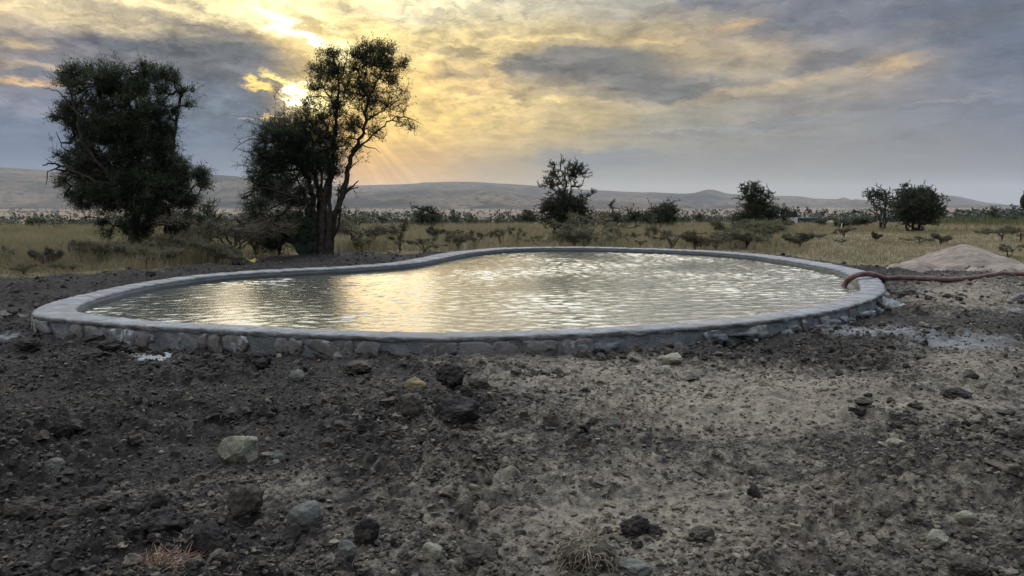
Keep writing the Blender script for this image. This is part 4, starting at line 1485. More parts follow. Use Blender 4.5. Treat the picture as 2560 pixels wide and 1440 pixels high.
photo_tree('dense_tree', 'dense broad dark tree with a raised left tip, right beside the vase-shaped tree', (2288, 580),
           [([(2284, 570), (2284, 545), (2282, 515), (2272, 480), (2264, 466)], 5, .8), ([(2298, 574), (2300, 545), (2308, 510)], 4, .8), ([(2268, 576), (2264, 550), (2262, 530)], 3, .8), ([(2300, 540), (2330, 520), (2348, 514)], 1.8, .5)],
           [(2266, 468, 12, 9, .8), (2278, 482, 28, 12, 1), (2308, 482, 24, 12, 1), (2290, 502, 42, 22, 1.2), (2262, 512, 20, 26, 1), (2284, 530, 40, 22, 1.1), (2326, 500, 20, 20, 1.1), (2334, 525, 22, 22, .9), (2310, 540, 26, 16, .9), (2350, 514, 9, 9, .5), (2262, 545, 20, 12, .7)], 62, 2.6, 7, MT, 17, per=14)
photo_tree('clumped_tree', 'dense clumped dark tree with two rounded tops, beyond the grass right of the forked tree', (1066, 574),
           [([(1058, 566), (1056, 548), (1054, 530)], 4, 1), ([(1072, 568), (1076, 545), (1082, 530)], 4, 1)],
           [(1050, 526, 18, 12, 1), (1048, 545, 16, 13, 1), (1066, 545, 26, 20, 1.1), (1080, 528, 16, 10, 1), (1090, 548, 18, 18, 1.1), (1078, 562, 28, 9, 1)], 60, 2.8, 6, MT, 18, per=14)
photo_tree('globe_tree', 'small globe-shaped blue-green tree left of the slender tree', (1319, 566),
           [([(1319, 558), (1318, 545)], 2.2, .7), ([(1319, 556), (1330, 545)], 1.2, .5)],
           [(1316, 540, 20, 15, 1.2), (1328, 538, 14, 13, 1.1), (1308, 546, 12, 11, 1)], 60, 2.8, 5, MT, 19, per=14)
photo_tree('distant_tree', 'lone dark mushroom-shaped tree over the hedge near the right picture edge', (2488, 556),
           [([(2488, 548), (2488, 538), (2487, 528)], 2.4, .8)],
           [(2488, 524, 14, 7, 1.1), (2489, 534, 15, 8, 1.2), (2482, 545, 14, 6, 1), (2500, 542, 8, 6, .7)], 60, 2.8, 5, MT, 20, Y=150, per=14)
photo_tree('bushy_tree', 'low bushy dark tree seen left of the broad tree', (93, 574),
           [([(86, 566), (84, 555)], 2, .7), ([(96, 566), (104, 558)], 2, .7)],
           [(80, 552, 16, 9, 1.1), (96, 556, 22, 10, 1.1), (110, 562, 15, 8, 1), (76, 562, 14, 7, 1), (144, 564, 12, 6, .9)], 60, 2.8, 5, MT, 21, per=14)
photo_tree('side_shrub', 'dark thorny shrub peeping out behind the right flank of the broad tree', (520, 590),
           [([(520, 575), (520, 550), (522, 520), (520, 502)], 2.2, .6), ([(520, 570), (536, 550)], 1.5, .5)],
           [(522, 525, 14, 20, .9), (530, 548, 22, 16, 1.0), (520, 568, 24, 14, 1), (540, 560, 10, 10, .8)], 50, 3, 9, MT, 22, Y=29, per=12)
for i, (px, pyb, top, w, lab) in enumerate([
    (1138, 566, 530, 30, 'pointed dark bush tree just right of the clumped tree'),
    (1186, 564, 537, 44, 'low two-lobed dark bush between the pointed bush and the globe tree'),
    (956, 566, 538, 26, 'small upright dark bush right of the forked tree'),
    (1746, 562, 532, 30, 'knobby dark bush alone right of the round tree'),
    (1842, 566, 528, 28, 'dark bush tucked in left of the drooping tree'),
    (2104, 572, 540, 44, 'ragged dark bush behind the white marker post'),
    (2146, 568, 536, 46, 'dark rounded bush left of the vase-shaped tree'),
    (2056, 568, 545, 30, 'dark bush in front of the end of the long shed'),
    (884, 566, 540, 50, 'dark umbrella-topped bush directly right of the forked tree trunk'),
    (1000, 562, 540, 30, 'grey-green bush between the upright bush and the clumped tree'),
    (1250, 562, 542, 36, 'low dark bush left of the globe tree'),
    (1355, 566, 545, 20, 'narrow small bush left of the slender tree trunk'),
    (2536, 552, 536, 30, 'flat dark bush at the right picture edge behind the hedge'),
    (2425, 556, 545, 40, 'flat-topped bush rising behind the hedge on the right'),
    (1560, 568, 540, 26, 'dark bush right of the small knobbly tree'),
    (1792, 566, 545, 34, 'low dark bush left of the bush beside the drooping tree'),
    (640, 580, 545, 50, 'low dark bush behind the forked tree on its left'),
    (210, 572, 556, 40, 'low dark bush behind the left edge of the broad tree'),
]):
    g = np.random.default_rng(500 + i)
    h = pyb - top
    bl = []
    for k in range(5):
        bl.append((px + g.uniform(-.32, .32) * w, top + h * g.uniform(.3, .75), w * g.uniform(.2, .34), h * g.uniform(.22, .34), 1.1))
    bl.append((px, top + h * 0.6, w * .42, h * .36, 1.1))
    photo_tree('bush', lab, (px, pyb), [([(px, pyb - h * .3), (px + g.uniform(-3, 3), top + h * .35)], 2, .7), ([(px, pyb - h * .2), (px + w * .25, top + h * .5)], 1.2, .5)], bl, 55, 3.0, 5, MT, 540 + i,
               Y=None if pyb > 560 else 170, per=13, group='dark bushes along the far side of the field')

# ---- thorn scrub in the grass: four kinds grown once, then copied
def scrub(seed, h, spread, nb, leafy, mats, flat=0.5, dead=False):
    g = np.random.default_rng(seed)
    limbs = []
    bl = []
    for k in range(nb):
        a = 2 * math.pi * k / nb + g.uniform(-.4, .4)
        s = spread * g.uniform(0.55, 1.0)
        hh = h * g.uniform(0.6, 1.0)
        st = h * g.uniform(0.0, 0.30)
        mid = np.array([math.cos(a) * s * 0.4, math.sin(a) * s * 0.4, st + (hh - st) * 0.68])
        end = np.array([math.cos(a) * s, math.sin(a) * s, hh * (1.0 if flat > 0 else 1.15) - g.uniform(0, 0.25) * h * flat])
        limbs.append((np.array([[0, 0, -0.05 if k == 0 else st], mid * np.array([.35, .35, 0.45]) + [0, 0, st * .5], mid, (mid + end) / 2 + [0, 0, 0.08 * h], end]), 0.028 * h, 0.007 * h, k > 0))
        for u in (-0.2, 0.2, 0.55, 0.8, 1.05):
            p = mid + (end - mid) * u
            bl.append((p, (0.30 * spread, 0.30 * spread, 0.09 * h), leafy * g.uniform(.35, 1.0) * (0.45 if u < 0.3 else 0.7)))
    limbs[0] = (np.vstack([[0, 0, -0.08], limbs[0][0][1:]]), 0.034 * h, 0.008 * h, False)
    r = build_tree('thorn_shrub', None, 'shrub', (0, 0, 0), limbs, bl, 2900 / (h * spread * spread), 0.036, 0.13 * h, mats, g, None, 8, 3, 0.0045, 0.02, 0.08, up=0.1, limb_sides=5, aspect=0.4)
    return r


def copy_tree(o, parent=None):
    c = o.copy()
    col.objects.link(c)
    c.parent = parent
    for ch in list(o.children):
        copy_tree(ch, c)
    return c


ST = (m_twig, m_leaf_olive, m_twig)
SG = (m_twig, m_leaf_grey, m_twig)
BT_ = (m_bark, m_leaf_olive, m_bark)
EV = (m_twig, m_leaf_dark, m_twig)
protos = {'a': [scrub(1, 1.0, 0.95, 6, 1.0, ST), scrub(11, 1.0, 1.15, 7, 0.8, ST, 0.7), scrub(21, 1.0, 0.8, 5, 1.2, ST, 0.3)],
          'b': [scrub(2, 1.0, 0.75, 5, 0.8, ST, 0.2), scrub(12, 1.0, 0.5, 4, 0.6, SG, -0.2)],
          'c': [scrub(3, 1.0, 0.9, 7, 0.9, SG), scrub(13, 1.0, 1.1, 9, 0.7, SG, 0.5), scrub(23, 1.0, 0.7, 8, 1.0, SG, -0.3)],
          'd': [scrub(4, 1.0, 1.1, 5, 0.55, BT_, 0.8), scrub(14, 1.0, 1.3, 4, 0.45, BT_, 1.0), scrub(24, 1.0, 0.8, 3, 0.6, BT_, 0.6)],
          'e': [scrub(5, 1.0, 0.55, 6, 2.0, EV, -0.3), scrub(15, 1.0, 0.7, 9, 1.6, EV, 0.1)],
          'f': [scrub(6, 0.9, 1.2, 8, 1.6, ST, 0.4), scrub(16, 0.9, 0.9, 10, 1.3, SG, 0.1)]}
used_proto = {}
SHR = [  # foot px, foot py, height px, kind, rot, label
    (888, 624, 92, 'a', 0.3, 'leafy thorn shrub with flat layered boughs just right of the forked tree'),
    (936, 612, 40, 'b', 1.2, 'small thorn shrub in front of the clumped tree, left side'),
    (1000, 634, 66, 'b', 2.1, 'upright forked thorn shrub with bare lower stem, left of the pond bend'),
    (1062, 634, 44, 'd', 0.6, 'low arching thorn shrub with drooping ends beside the pond bend'),
    (1083, 604, 30, 'e', 0.1, 'little dark compact bush standing in the dry grass'),
    (1128, 604, 34, 'b', 3.0, 'faint thin shrub behind the dry grass right of the compact bush'),
    (1145, 626, 40, 'c', 0.9, 'tangled brown thorn shrub low behind the pond rim'),
    (1188, 622, 56, 'd', 2.4, 'umbrella-shaped thorn sapling with bare stem at the far rim'),
    (1252, 614, 44, 'd', 1.9, 'spreading thorn shrub with a crooked low bough at the far rim'),
    (1294, 618, 46, 'b', 0.2, 'thin shrub below the globe tree at the far rim'),
    (1345, 620, 34, 'd', 4.0, 'dark bent thorn shrub left of the slender tree trunk'),
    (1400, 617, 36, 'b', 5.0, 'small open thorn shrub under the slender tree'),
    (1462, 619, 90, 'a', 1.0, 'large leafy thorn shrub with a long level bough right of the slender tree'),
    (1436, 620, 40, 'f', 2.0, 'low leafy thorn bush in front of the large leafy thorn shrub'),
    (1574, 612, 34, 'd', 3.2, 'one-sided thorn sapling right of the small knobbly tree'),
    (1630, 606, 30, 'b', 4.1, 'spindly pale shrub below the wide low tree'),
    (1600, 622, 22, 'd', 0.4, 'flat thorn bough lying on the grass behind the rim'),
    (1678, 622, 60, 'd', 5.2, 'gnarled dark thorn shrub below the round tree'),
    (1736, 624, 38, 'f', 0.8, 'broad tangled brush behind the far rim'),
    (1790, 626, 34, 'c', 2.6, 'brown tangled brush left of the bushy thicket'),
    (1826, 614, 58, 'a', 2.2, 'wide thorn shrub with many level boughs left of the drooping tree'),
    (1870, 622, 72, 'f', 1.7, 'bushy olive thicket in front of the drooping tree'),
    (1920, 606, 40, 'c', 4.4, 'dusty thicket right in front of the drooping tree'),
    (2000, 618, 40, 'e', 2.0, 'spiky dark shrub below the parked car'),
    (1975, 614, 34, 'd', 1.1, 'low thorn boughs reaching left of the spiky shrub'),
    (2046, 600, 20, 'b', 0.0, 'tiny thin shrub in open grass right of the spiky shrub'),
    (2110, 594, 28, 'c', 0.7, 'small brown scrub by the white marker post'),
    (2188, 604, 22, 'e', 1.0, 'small brown scrub at the foot of the vase-shaped tree'),
    (2104, 614, 18, 'd', 2.8, 'bare crooked stick bush in short grass'),
    (2298, 614, 28, 'd', 3.7, 'bare bent sapling in short grass under the dense tree'),
    (2350, 612, 30, 'f', 0.3, 'low rounded grey-green bush in the short grass'),
    (2506, 602, 40, 'a', 2.9, 'flat layered thorn shrub above the sand heap'),
    (2552, 606, 34, 'd', 0.9, 'thorn shrub cut by the right picture edge'),
    (2520, 652, 46, 'd', 1.4, 'felled thorny branch lying behind the sand heap'),
    (470, 646, 84, 'a', 4.6, 'leafy thorn shrub in front of the right side of the broad tree'),
    (585, 652, 96, 'c', 3.3, 'tall dusty tangle of thorn brush between the two big trees'),
    (540, 664, 60, 'f', 5.4, 'low dusty thorn brush left of the yellow sheet'),
    (640, 646, 74, 'c', 0.5, 'dusty brush at the left foot of the forked tree'),
    (250, 666, 72, 'c', 1.5, 'sparse dusty shrub before the left side of the broad tree'),
    (118, 672, 54, 'e', 2.7, 'green weedy shrub in dry grass near the left picture edge'),
    (205, 654, 48, 'e', 0.9, 'dark green weedy shrub under the left side of the broad tree'),
    (330, 670, 60, 'a', 5.8, 'thorn shrub with a long sloping stem before the broad trunk'),
    (410, 670, 58, 'f', 3.9, 'green tangle right of the broad trunk near the dark soil'),
    (60, 690, 30, 'c', 4.9, 'low brown brush on the soil edge at far left'),
    (170, 684, 30, 'f', 5.1, 'low tangled brush on the soil edge left of the broad tree'),
    (20, 664, 40, 'b', 0.2, 'pale thin weed shrub cut by the left picture edge'),
    (700, 642, 64, 'f', 4.2, 'dark scrub crowding the left foot of the forked tree'),
    (905, 634, 36, 'b', 2.5, 'low twiggy shrub on the soil edge right of the forked tree'),
]
for (px, py, hp, k, rz, lab) in SHR:
    x, y = hit(px, py)
    gedge = float(grass_edge(np.array([x]), np.array([y]))[0])
    z = gz(x, y)
    s = hp / F * y / 0.98
    turn = used_proto.get(k, 0)
    used_proto[k] = turn + 1
    o = protos[k][turn] if turn < len(protos[k]) else copy_tree(protos[k][turn % len(protos[k])])
    o.location = (x, y, z - 0.02)
    o.rotation_euler = (0, 0, rz)
    vr = random.Random(int(px) * 7 + int(py))
    o.scale = (s * vr.uniform(.75, 1.35), s * vr.uniform(.8, 1.2), s * vr.uniform(.85, 1.12))
    o.rotation_euler = (vr.uniform(-.12, .12), vr.uniform(-.12, .12), rz)
    tag(o, lab, 'shrub', 'thorn shrubs scattered in the dry grass')

# ------------------------------------------------------------------ grass, reeds, far woodland (uncountable)
def blades(n, ysamp, xlim, hfun, wfun, accept, name, mats, msel, g, kind='stuff', lean=0.35):
    y = ysamp(n)
    x = g.uniform(-1, 1, n) * (xlim * y + 2)
    p = accept(x, y)
    keep = g.random(n) < p
    x, y = x[keep], y[keep]
    # grow in tufts
    cxy = np.stack([x, y], 1)
    k = 4
    base = np.repeat(cxy, k, 0) + g.normal(0, 0.05, (len(x) * k, 2)) * np.sqrt(np.repeat(y, k) / 20)[:, None]
    x, y = base[:, 0], base[:, 1]
    z = ground_z(x, y)
    h = hfun(x, y) * g.uniform(0.5, 1.15, len(x))
    w = wfun(y) * g.uniform(0.6, 1.2, len(x))
    a = g.uniform(0, 6.283, len(x))
    ln = g.normal(0, lean, (len(x), 2)) * h[:, None]
    B = np.stack([x, y, z - 0.01], 1)
    sd = np.stack([np.cos(a) * w, np.sin(a) * w, 0 * w], 1)
    M = B + np.stack([ln[:, 0] * .4, ln[:, 1] * .4, h * .6], 1)
    Tp = B + np.stack([ln[:, 0] * 1.1, ln[:, 1] * 1.1, h], 1)
    V = np.stack([B - sd, B + sd, M + sd * .7, M - sd * .7, Tp], 1).reshape(-1, 3)
    i0 = np.arange(len(x)) * 5
    Q = np.stack([i0, i0 + 1, i0 + 2, i0 + 3], -1)
    T = np.stack([i0 + 3, i0 + 2, i0 + 4], -1)
    mi = msel(x, y)
    o = link_mesh(name, V, Q, T, mats, np.concatenate([mi, mi]), False)
    tag(o, kind=kind)
    return o


gg = np.random.default_rng(77)


def tall(x, y):
    a = x / np.maximum(y, 1)
    ge = grass_edge(x, y)
    t = 0.12 + 0.26 * (1 - sstep(a, 0.30, 0.46)) * sstep(ge, -0.2, 1.0)
    t = t + 0.16 * sstep(-a, 0.12, 0.4) * (1 - sstep(y, 26, 40))
    t = t * (0.75 + 0.75 * fbm(x, y, 0.35, 3, 91)) + 0.04
    t = t + 0.10 * sstep(y, 40, 70)
    return np.clip(t, 0.05, 0.6)


def gsel(x, y):
    v = fbm(x, y, 0.22, 3, 14) + gg.normal(0, 0.35, len(x)) + 0.35 * sstep(-x / np.maximum(y, 1), .25, .45) + 0.25 * sstep(x / np.maximum(y, 1), .35, .5)
    return (v > 0.6).astype(int)


def gacc(x, y):
    ge = grass_edge(x, y)
    s = sdf(x, y)
    return sstep(ge, -0.5, 0.9) * (s > 0.12) * (0.55 + 0.45 * sstep(fbm(x, y, 0.5, 2, 4), -0.4, 0.3))


blades(78000, lambda n: 14 + (60 - 14) * gg.random(n) ** 1.7, 0.80, tall, lambda y: 0.0042 * (y / 20) ** 0.9, gacc, 'dry_grass', [m_straw, m_straw_green], gsel, gg)
blades(26000, lambda n: 55 + (190 - 55) * gg.random(n) ** 1.5, 0.80, lambda x, y: tall(x, y) * 1.3 + 0.1, lambda y: 0.012 * (y / 60), lambda x, y: 0.5 + 0.5 * sstep(fbm(x, y, 0.08, 2, 4), -0.4, 0.3), 'dry_grass', [m_straw, m_straw_green], gsel, gg)
# tall green reeds along the right-hand field edge
def racc(x, y):
    a = 1280 + F * x / y
    return sstep(a, 2240, 2460) * (a < 2760) * sstep(fbm(x, y, 0.09, 3, 9), -0.35, 0.35)


blades(26000, lambda n: gg.normal(116, 14, n).clip(88, 160), 0.9, lambda x, y: 1.3 + 1.0 * fbm(x, y, 0.10, 3, 5), lambda y: 0.022, racc, 'reeds', [m_reed, m_leaf_olive], lambda x, y: (gg.random(len(x)) < 0.35).astype(int), gg, lean=0.12)


def clumps(name, pos, size, per, mat, g, flat=0.75, leafk=0.25):
    n = len(pos)
    u = g.normal(size=(n, per, 3))
    u /= np.linalg.norm(u, axis=2)[:, :, None]
    rr = g.uniform(0.1, 1, (n, per, 1)) ** 0.4
    lob = g.normal(0, 0.28, (n, per, 3))
    C = (u * rr * np.array([1, 1, flat]) + lob) * size[:, None, None] * 0.5
    C[:, :, 2] = np.abs(C[:, :, 2] + 0.42 * size[:, None])
    C = (C + pos[:, None, :]).reshape(-1, 3)
    mb = MB()
    sz = np.repeat(size, per) * leafk
    D = g.normal(size=(len(C), 3))
    D, s_, b_ = frames(D)
    V = np.stack([C - D * sz[:, None] * .5, C + s_ * sz[:, None] * .4, C + D * sz[:, None] * .5, C - s_ * sz[:, None] * .4], 1)
    mb.add(V.reshape(-1, 3), np.arange(len(C) * 4).reshape(-1, 4))
    tb = pos + np.array([0, 0, -0.3])
    add_edges(mb, tb, pos + np.stack([0 * size, 0 * size, size * 0.45], 1), size * 0.05, size * 0.03, 4)
    return tag(mb.build(name, [mat], None, False), kind='stuff')


g = np.random.default_rng(31)
n = 620
y = g.uniform(290, 600, n)
x = g.uniform(-1, 1, n) * y * 0.85
d_ = fbm(x, y * 0.6, 0.012, 3, 21)
keep = (d_ + g.normal(0, .25, n)) > -0.25
x, y = x[keep], y[keep]
pos = np.stack([x, y, ground_z(x, y, False)], 1)
clumps('woodland', pos, g.uniform(1.4, 3.6, len(x)), 60, m_leaf_far, g, 0.8)
n = 1500
y = g.uniform(165, 290, n)
x = g.uniform(-1, 1, n) * y * 0.85
keep = (fbm(x, y * 0.5, 0.02, 3, 22) + g.normal(0, .22, n)) > -0.42
x, y = x[keep], y[keep]
pos = np.stack([x, y, ground_z(x, y, False)], 1)
clumps('hedge_scrub', pos, g.uniform(1.0, 2.4, len(x)) * (1 + 0.5 * (g.random(len(x)) < .12)), 80, m_leaf_far, g, 0.75)
n = 2600
y = 480 * (4200 / 480) ** g.random(n)
x = g.uniform(-1, 1, n) * y * 0.85
keep = (fbm(x, y * 0.5, 0.004, 3, 5) + g.normal(0, .3, n)) > -0.15
x, y = x[keep], y[keep]
pos = np.stack([x, y, ground_z(x, y, False)], 1)
clumps('savanna_trees', pos, g.uniform(3.0, 7.5, len(x)), 14, m_leaf_far, g, 0.8, 0.5)

# ------------------------------------------------------------------ foreground stones and clods
def rock(name, label, px, py, wpx, hpx, mat, seed, ang=0.35, cuts=6, sink=0.25, cat='stone', sub=4, rough=1.0, group=None, wide=0.85):
    """(px, py): where its foot meets the soil"""
    g = np.random.default_rng(seed)
    x, y = hit(px, py)
    z = gz(x, y)
    s = y / F / cp
    w, h = wpx * s * 0.5, hpx * s * 0.5
    V, T = ICO[sub]
    Vv = V.copy()
    for k in range(cuts):
        nrm = g.normal(size=3)
        nrm /= np.linalg.norm(nrm)
        dlim = g.uniform(0.62, 0.9)
        over = Vv @ nrm - dlim
        Vv -= np.maximum(over, 0)[:, None] * nrm * 0.92
    q = V * 1.3 + seed * 3.1 % 50
    Vv *= (1 + ang * vn3(q, seed) + rough * 0.20 * vn3(q * 2.6, seed + 1) + rough * 0.13 * vn3(q * 6.0, seed + 2) + rough * 0.06 * vn3(q * 13, seed + 3))[:, None]
    Vv -= (Vv.max(0) + Vv.min(0)) / 2
    Vv /= (Vv.max(0) - Vv.min(0)) / 2
    hh = h / (1 - sink * 0.5)
    dep = w * wide
    Vv *= np.array([w, dep, hh])
    o = link_mesh(name, Vv, None, T, [mat], None, True)
    o.location = (x, y + dep * 0.7, z + hh * (1 - sink) - 0.01)
    tag(o, label, cat, group)
    return o


L_, G_, D_, B_, O_ = m_limestone, m_greystone, m_darkclod, m_brownclod, m_ochre
for i, (nm, lab, px, py, w, h, mt, cat) in enumerate([
    ('limestone_rock', 'pale rounded limestone rock alone on the dark soil, left of centre', 588, 1150, 100, 72, L_, 'stone'),
    ('small_stone', 'small flat pale grey stone just right of the limestone rock', 692, 1144, 34, 26, G_, 'stone'),
    ('small_stone', 'smallest pale chip below the flat stone beside the limestone rock', 690, 1156, 28, 14, G_, 'stone'),
    ('grey_rock', 'light grey blocky rock near the bottom left, right of two dark boulders', 754, 1322, 98, 78, G_, 'stone'),
    ('grey_rock', 'broad mottled grey-green rock left of the light grey blocky rock', 606, 1318, 96, 84, B_, 'stone'),
    ('soil_boulder', 'long slanting black soil boulder behind the reddish straw tuft', 392, 1366, 124, 70, D_, 'soil clod'),
    ('soil_boulder', 'big cracked black soil boulder right of the reddish straw tuft', 525, 1398, 104, 96, D_, 'soil clod'),
    ('soil_clod', 'round black soil clod standing up like a ball at left', 146, 1108, 66, 62, D_, 'soil clod'),
    ('soil_clod', 'black cube-like soil clod in the upper left of the soil', 188, 958, 42, 36, D_, 'soil clod'),
    ('soil_boulder', 'brown soil boulder at the left picture edge near the bottom', 48, 1304, 88, 60, B_, 'soil clod'),
    ('grey_rock', 'pale streaked stone wedged in dark soil at left', 126, 1190, 56, 44, G_, 'stone'),
    ('soil_clod', 'dark double clod between the pale wedge and the slanting boulder', 220, 1246, 70, 40, D_, 'soil clod'),
    ('soil_clod', 'dark clod with a pointed top left of the mottled grey-green rock', 392, 1290, 50, 46, D_, 'soil clod'),
    ('soil_clod', 'small brown clod below the dark double clod', 250, 1300, 70, 36, B_, 'soil clod'),
    ('cracked_boulder', 'largest cracked dark boulder in the middle of the soil', 1142, 1072, 124, 76, D_, 'stone'),
    ('soil_clod', 'craggy dark clod leaning on the left of the cracked boulder', 1028, 1060, 76, 60, B_, 'soil clod'),
    ('soil_clod', 'tall jagged black clod above the cracked boulder', 1122, 980, 78, 62, D_, 'soil clod'),
    ('ochre_rock', 'ochre stone half buried left of the jagged black clod', 1036, 976, 60, 36, O_, 'stone'),
    ('grey_rock', 'rounded grey stone right of the jagged black clod', 1196, 966, 66, 36, B_, 'stone'),
    ('grey_rock', 'grey stone left of the ochre stone, near the wall', 740, 970, 42, 34, G_, 'stone'),
    ('soil_clod', 'low wide brown clod under the wall left of the ochre stone', 890, 938, 80, 34, B_, 'soil clod'),
    ('soil_clod', 'dark clod right of centre among pebbles, left of the root clump', 912, 1360, 72, 66, D_, 'soil clod'),
    ('flat_stone', 'thin dark slab of stone in the middle of the pale dry patch', 1536, 1062, 36, 28, G_, 'stone'),
    ('soil_boulder', 'dark rounded soil lump just right of the root clump', 1592, 1330, 82, 58, D_, 'soil clod'),
    ('soil_clod', 'small dark lump touching the right of the rounded soil lump', 1640, 1330, 44, 32, D_, 'soil clod'),
    ('grey_rock', 'flat brownish stone right of the root clump', 1756, 1350, 84, 36, B_, 'stone'),
    ('flat_stone', 'broad flat grey stone half buried below the root clump', 1590, 1420, 96, 42, G_, 'stone'),
    ('pale_rock', 'rounded tan rock at lower right with a dark shadowed gap', 2352, 1358, 66, 46, L_, 'stone'),
    ('pale_rock', 'tan rock above the rounded tan rock at lower right', 2420, 1310, 50, 36, L_, 'stone'),
    ('soil_clod', 'dark grey clod just left of the two tan rocks', 2300, 1310, 52, 36, B_, 'soil clod'),
    ('soil_clod', 'large brown clod in the bottom right corner', 2440, 1440, 110, 62, B_, 'soil clod'),
    ('soil_clod', 'dark upright clod in the pale patch right of centre', 1888, 1236, 34, 40, D_, 'soil clod'),
    ('grey_rock', 'smooth flat pale stone in the right part of the dry soil', 2244, 1120, 48, 20, L_, 'stone'),
    ('grey_rock', 'rounded grey stone at the right picture edge', 2552, 1110, 40, 36, B_, 'stone'),
    ('dark_boulder', 'dark round boulder sitting at the foot of the sand heap', 2250, 671, 24, 15, D_, 'stone'),
    ('soil_clod', 'dark clod on the foot of the pond wall near the mortar splash', 1830, 862, 40, 20, D_, 'soil clod'),
    ('soil_clod', 'brown twin-humped clod under the pond wall right of centre', 1612, 868, 62, 34, B_, 'soil clod'),
    ('grey_rock', 'tan stone under the pond wall below the twin-humped clod', 1680, 912, 66, 30, L_, 'stone'),
    ('soil_clod', 'dark clod right of the tan stone under the pond wall', 1730, 896, 44, 24, D_, 'soil clod'),
    ('soil_clod', 'black clod against the outer wall at the right bend of the pond', 2195, 776, 40, 26, D_, 'soil clod'),
    ('soil_clod', 'black clod pressed against the pond wall at far left', 60, 872, 60, 30, D_, 'soil clod'),
    ('soil_clod', 'black ragged clod against the pond wall, left of the cement patch', 260, 868, 66, 24, D_, 'soil clod'),
    ('soil_clod', 'dark clod below the wall stones left of centre', 640, 930, 76, 40, D_, 'soil clod'),
    ('pale_chip', 'small round white chip below the wall stones', 696, 889, 16, 14, L_, 'stone'),
    ('soil_clod', 'dark hump in the dirt right of centre toward the cement spill', 2070, 902, 60, 26, D_, 'soil clod'),
    ('soil_clod', 'wide dark hump among dry dirt at right', 2400, 1016, 76, 24, D_, 'soil clod'),
    ('soil_clod', 'dark clod on the soil bank behind the left rim beside the yellow sheet', 588, 668, 22, 11, D_, 'soil clod'),
    ('soil_clod', 'dark clod on the soil bank near the far left rim', 372, 696, 26, 13, D_, 'soil clod'),
    ('flat_stone', 'long brown stone at bottom centre', 1200, 1422, 100, 56, B_, 'stone'),
    ('pale_rock', 'angular tan stone at the bottom edge left of the long brown stone', 1080, 1408, 54, 44, L_, 'stone'),
    ('pale_rock', 'pale block at the bottom edge between the dark clod and tan stone', 866, 1432, 50, 46, G_, 'stone'),
]):
    mk = mt in (D_, B_)
    rock(nm, lab, px, py, w, h, mt, 900 + i, 0.55 if mk else 0.38, 4 if mk else 7, 0.30, cat, 5 if w > 55 else 4, 1.7 if mk else 0.8)

# many small clods and pebbles: uncountable
g = np.random.default_rng(404)


def clod_field(name, n, y0, y1, smin, smax, powr, xk, sub, dens=None, flat=0.7, ypow=1.0, drymul=1.0):
    y = y0 + (y1 - y0) * g.random(n) ** ypow
    x = g.uniform(-1, 1, n) * (xk * y + 0.4)
    d, c = masks(x, y)
    clump = sstep(fbm(x, y, 0.8, 3, 77) + 0.6 * fbm(x, y, 3.1, 2, 78), -0.7, 0.7)
    keep = (sdf(x, y) > 0.04) & (grass_edge(x, y) < 0.2) & (g.random(n) < np.clip((0.30 + 0.8 * clump) * (1 - 0.30 * np.clip(d, 0, 1)) * (1 - 0.5 * c), 0.06, 1))
    x, y, d = x[keep], y[keep], d[keep]
    m = len(x)
    s = smin * (smax / smin) ** (g.random(m) ** powr)
    z = ground_z(x, y)
    dry = np.clip(d * 0.85 + g.normal(0.05, 0.14, m) + 0.55 * (g.random(m) < 0.06), 0, 1)
    mb = MB()
    nv = 14
    which = g.integers(0, nv, m)
    for k in range(nv):
        V, T = ICO[sub]
        Vv = V.copy()
        for _ in range(7):
            nrm = g.normal(size=3)
            nrm /= np.linalg.norm(nrm)
            Vv -= np.maximum(Vv @ nrm - g.uniform(.38, .8), 0)[:, None] * nrm
        Vv *= (1 + 0.55 * vn3(V * 1.5 + k * 7, k) + 0.30 * vn3(V * 3.7 + k, k + 50))[:, None]
        ii = np.where(which == k)[0]
        if len(ii) == 0:
            continue
        a = g.uniform(0, 6.283, len(ii))
        sc = np.stack([g.uniform(.8, 1.35, len(ii)), g.uniform(.8, 1.2, len(ii)), g.uniform(.55, .95, len(ii))], 1) * s[ii][:, None]
        P = Vv[None] * sc[:, None, :]
        ca, sa = np.cos(a)[:, None], np.sin(a)[:, None]
        Wd = np.stack([P[:, :, 0] * ca - P[:, :, 1] * sa + x[ii][:, None], P[:, :, 0] * sa + P[:, :, 1] * ca + y[ii][:, None], P[:, :, 2] + (z[ii] + 0.25 * s[ii])[:, None]], -1)
        Tt = T[None] + (np.arange(len(ii)) * len(V))[:, None, None]
        mb.add(Wd.reshape(-1, 3), None, Tt.reshape(-1, 3), 0, np.repeat(dry[ii], len(V)))
    return tag(mb.build(name, [m_clod], None, False, 'dry'), kind='stuff')


clod_field('soil_crumbs', 95000, 2.3, 9.5, 0.0030, 0.020, 1.7, 0.76, 2, ypow=1.25)
clod_field('soil_crumbs', 1500, 2.3, 10.0, 0.018, 0.055, 1.9, 0.76, 3, ypow=1.2)
clod_field('soil_crumbs', 9000, 8.5, 24, 0.012, 0.065, 2.2, 0.76, 2, ypow=1.0)

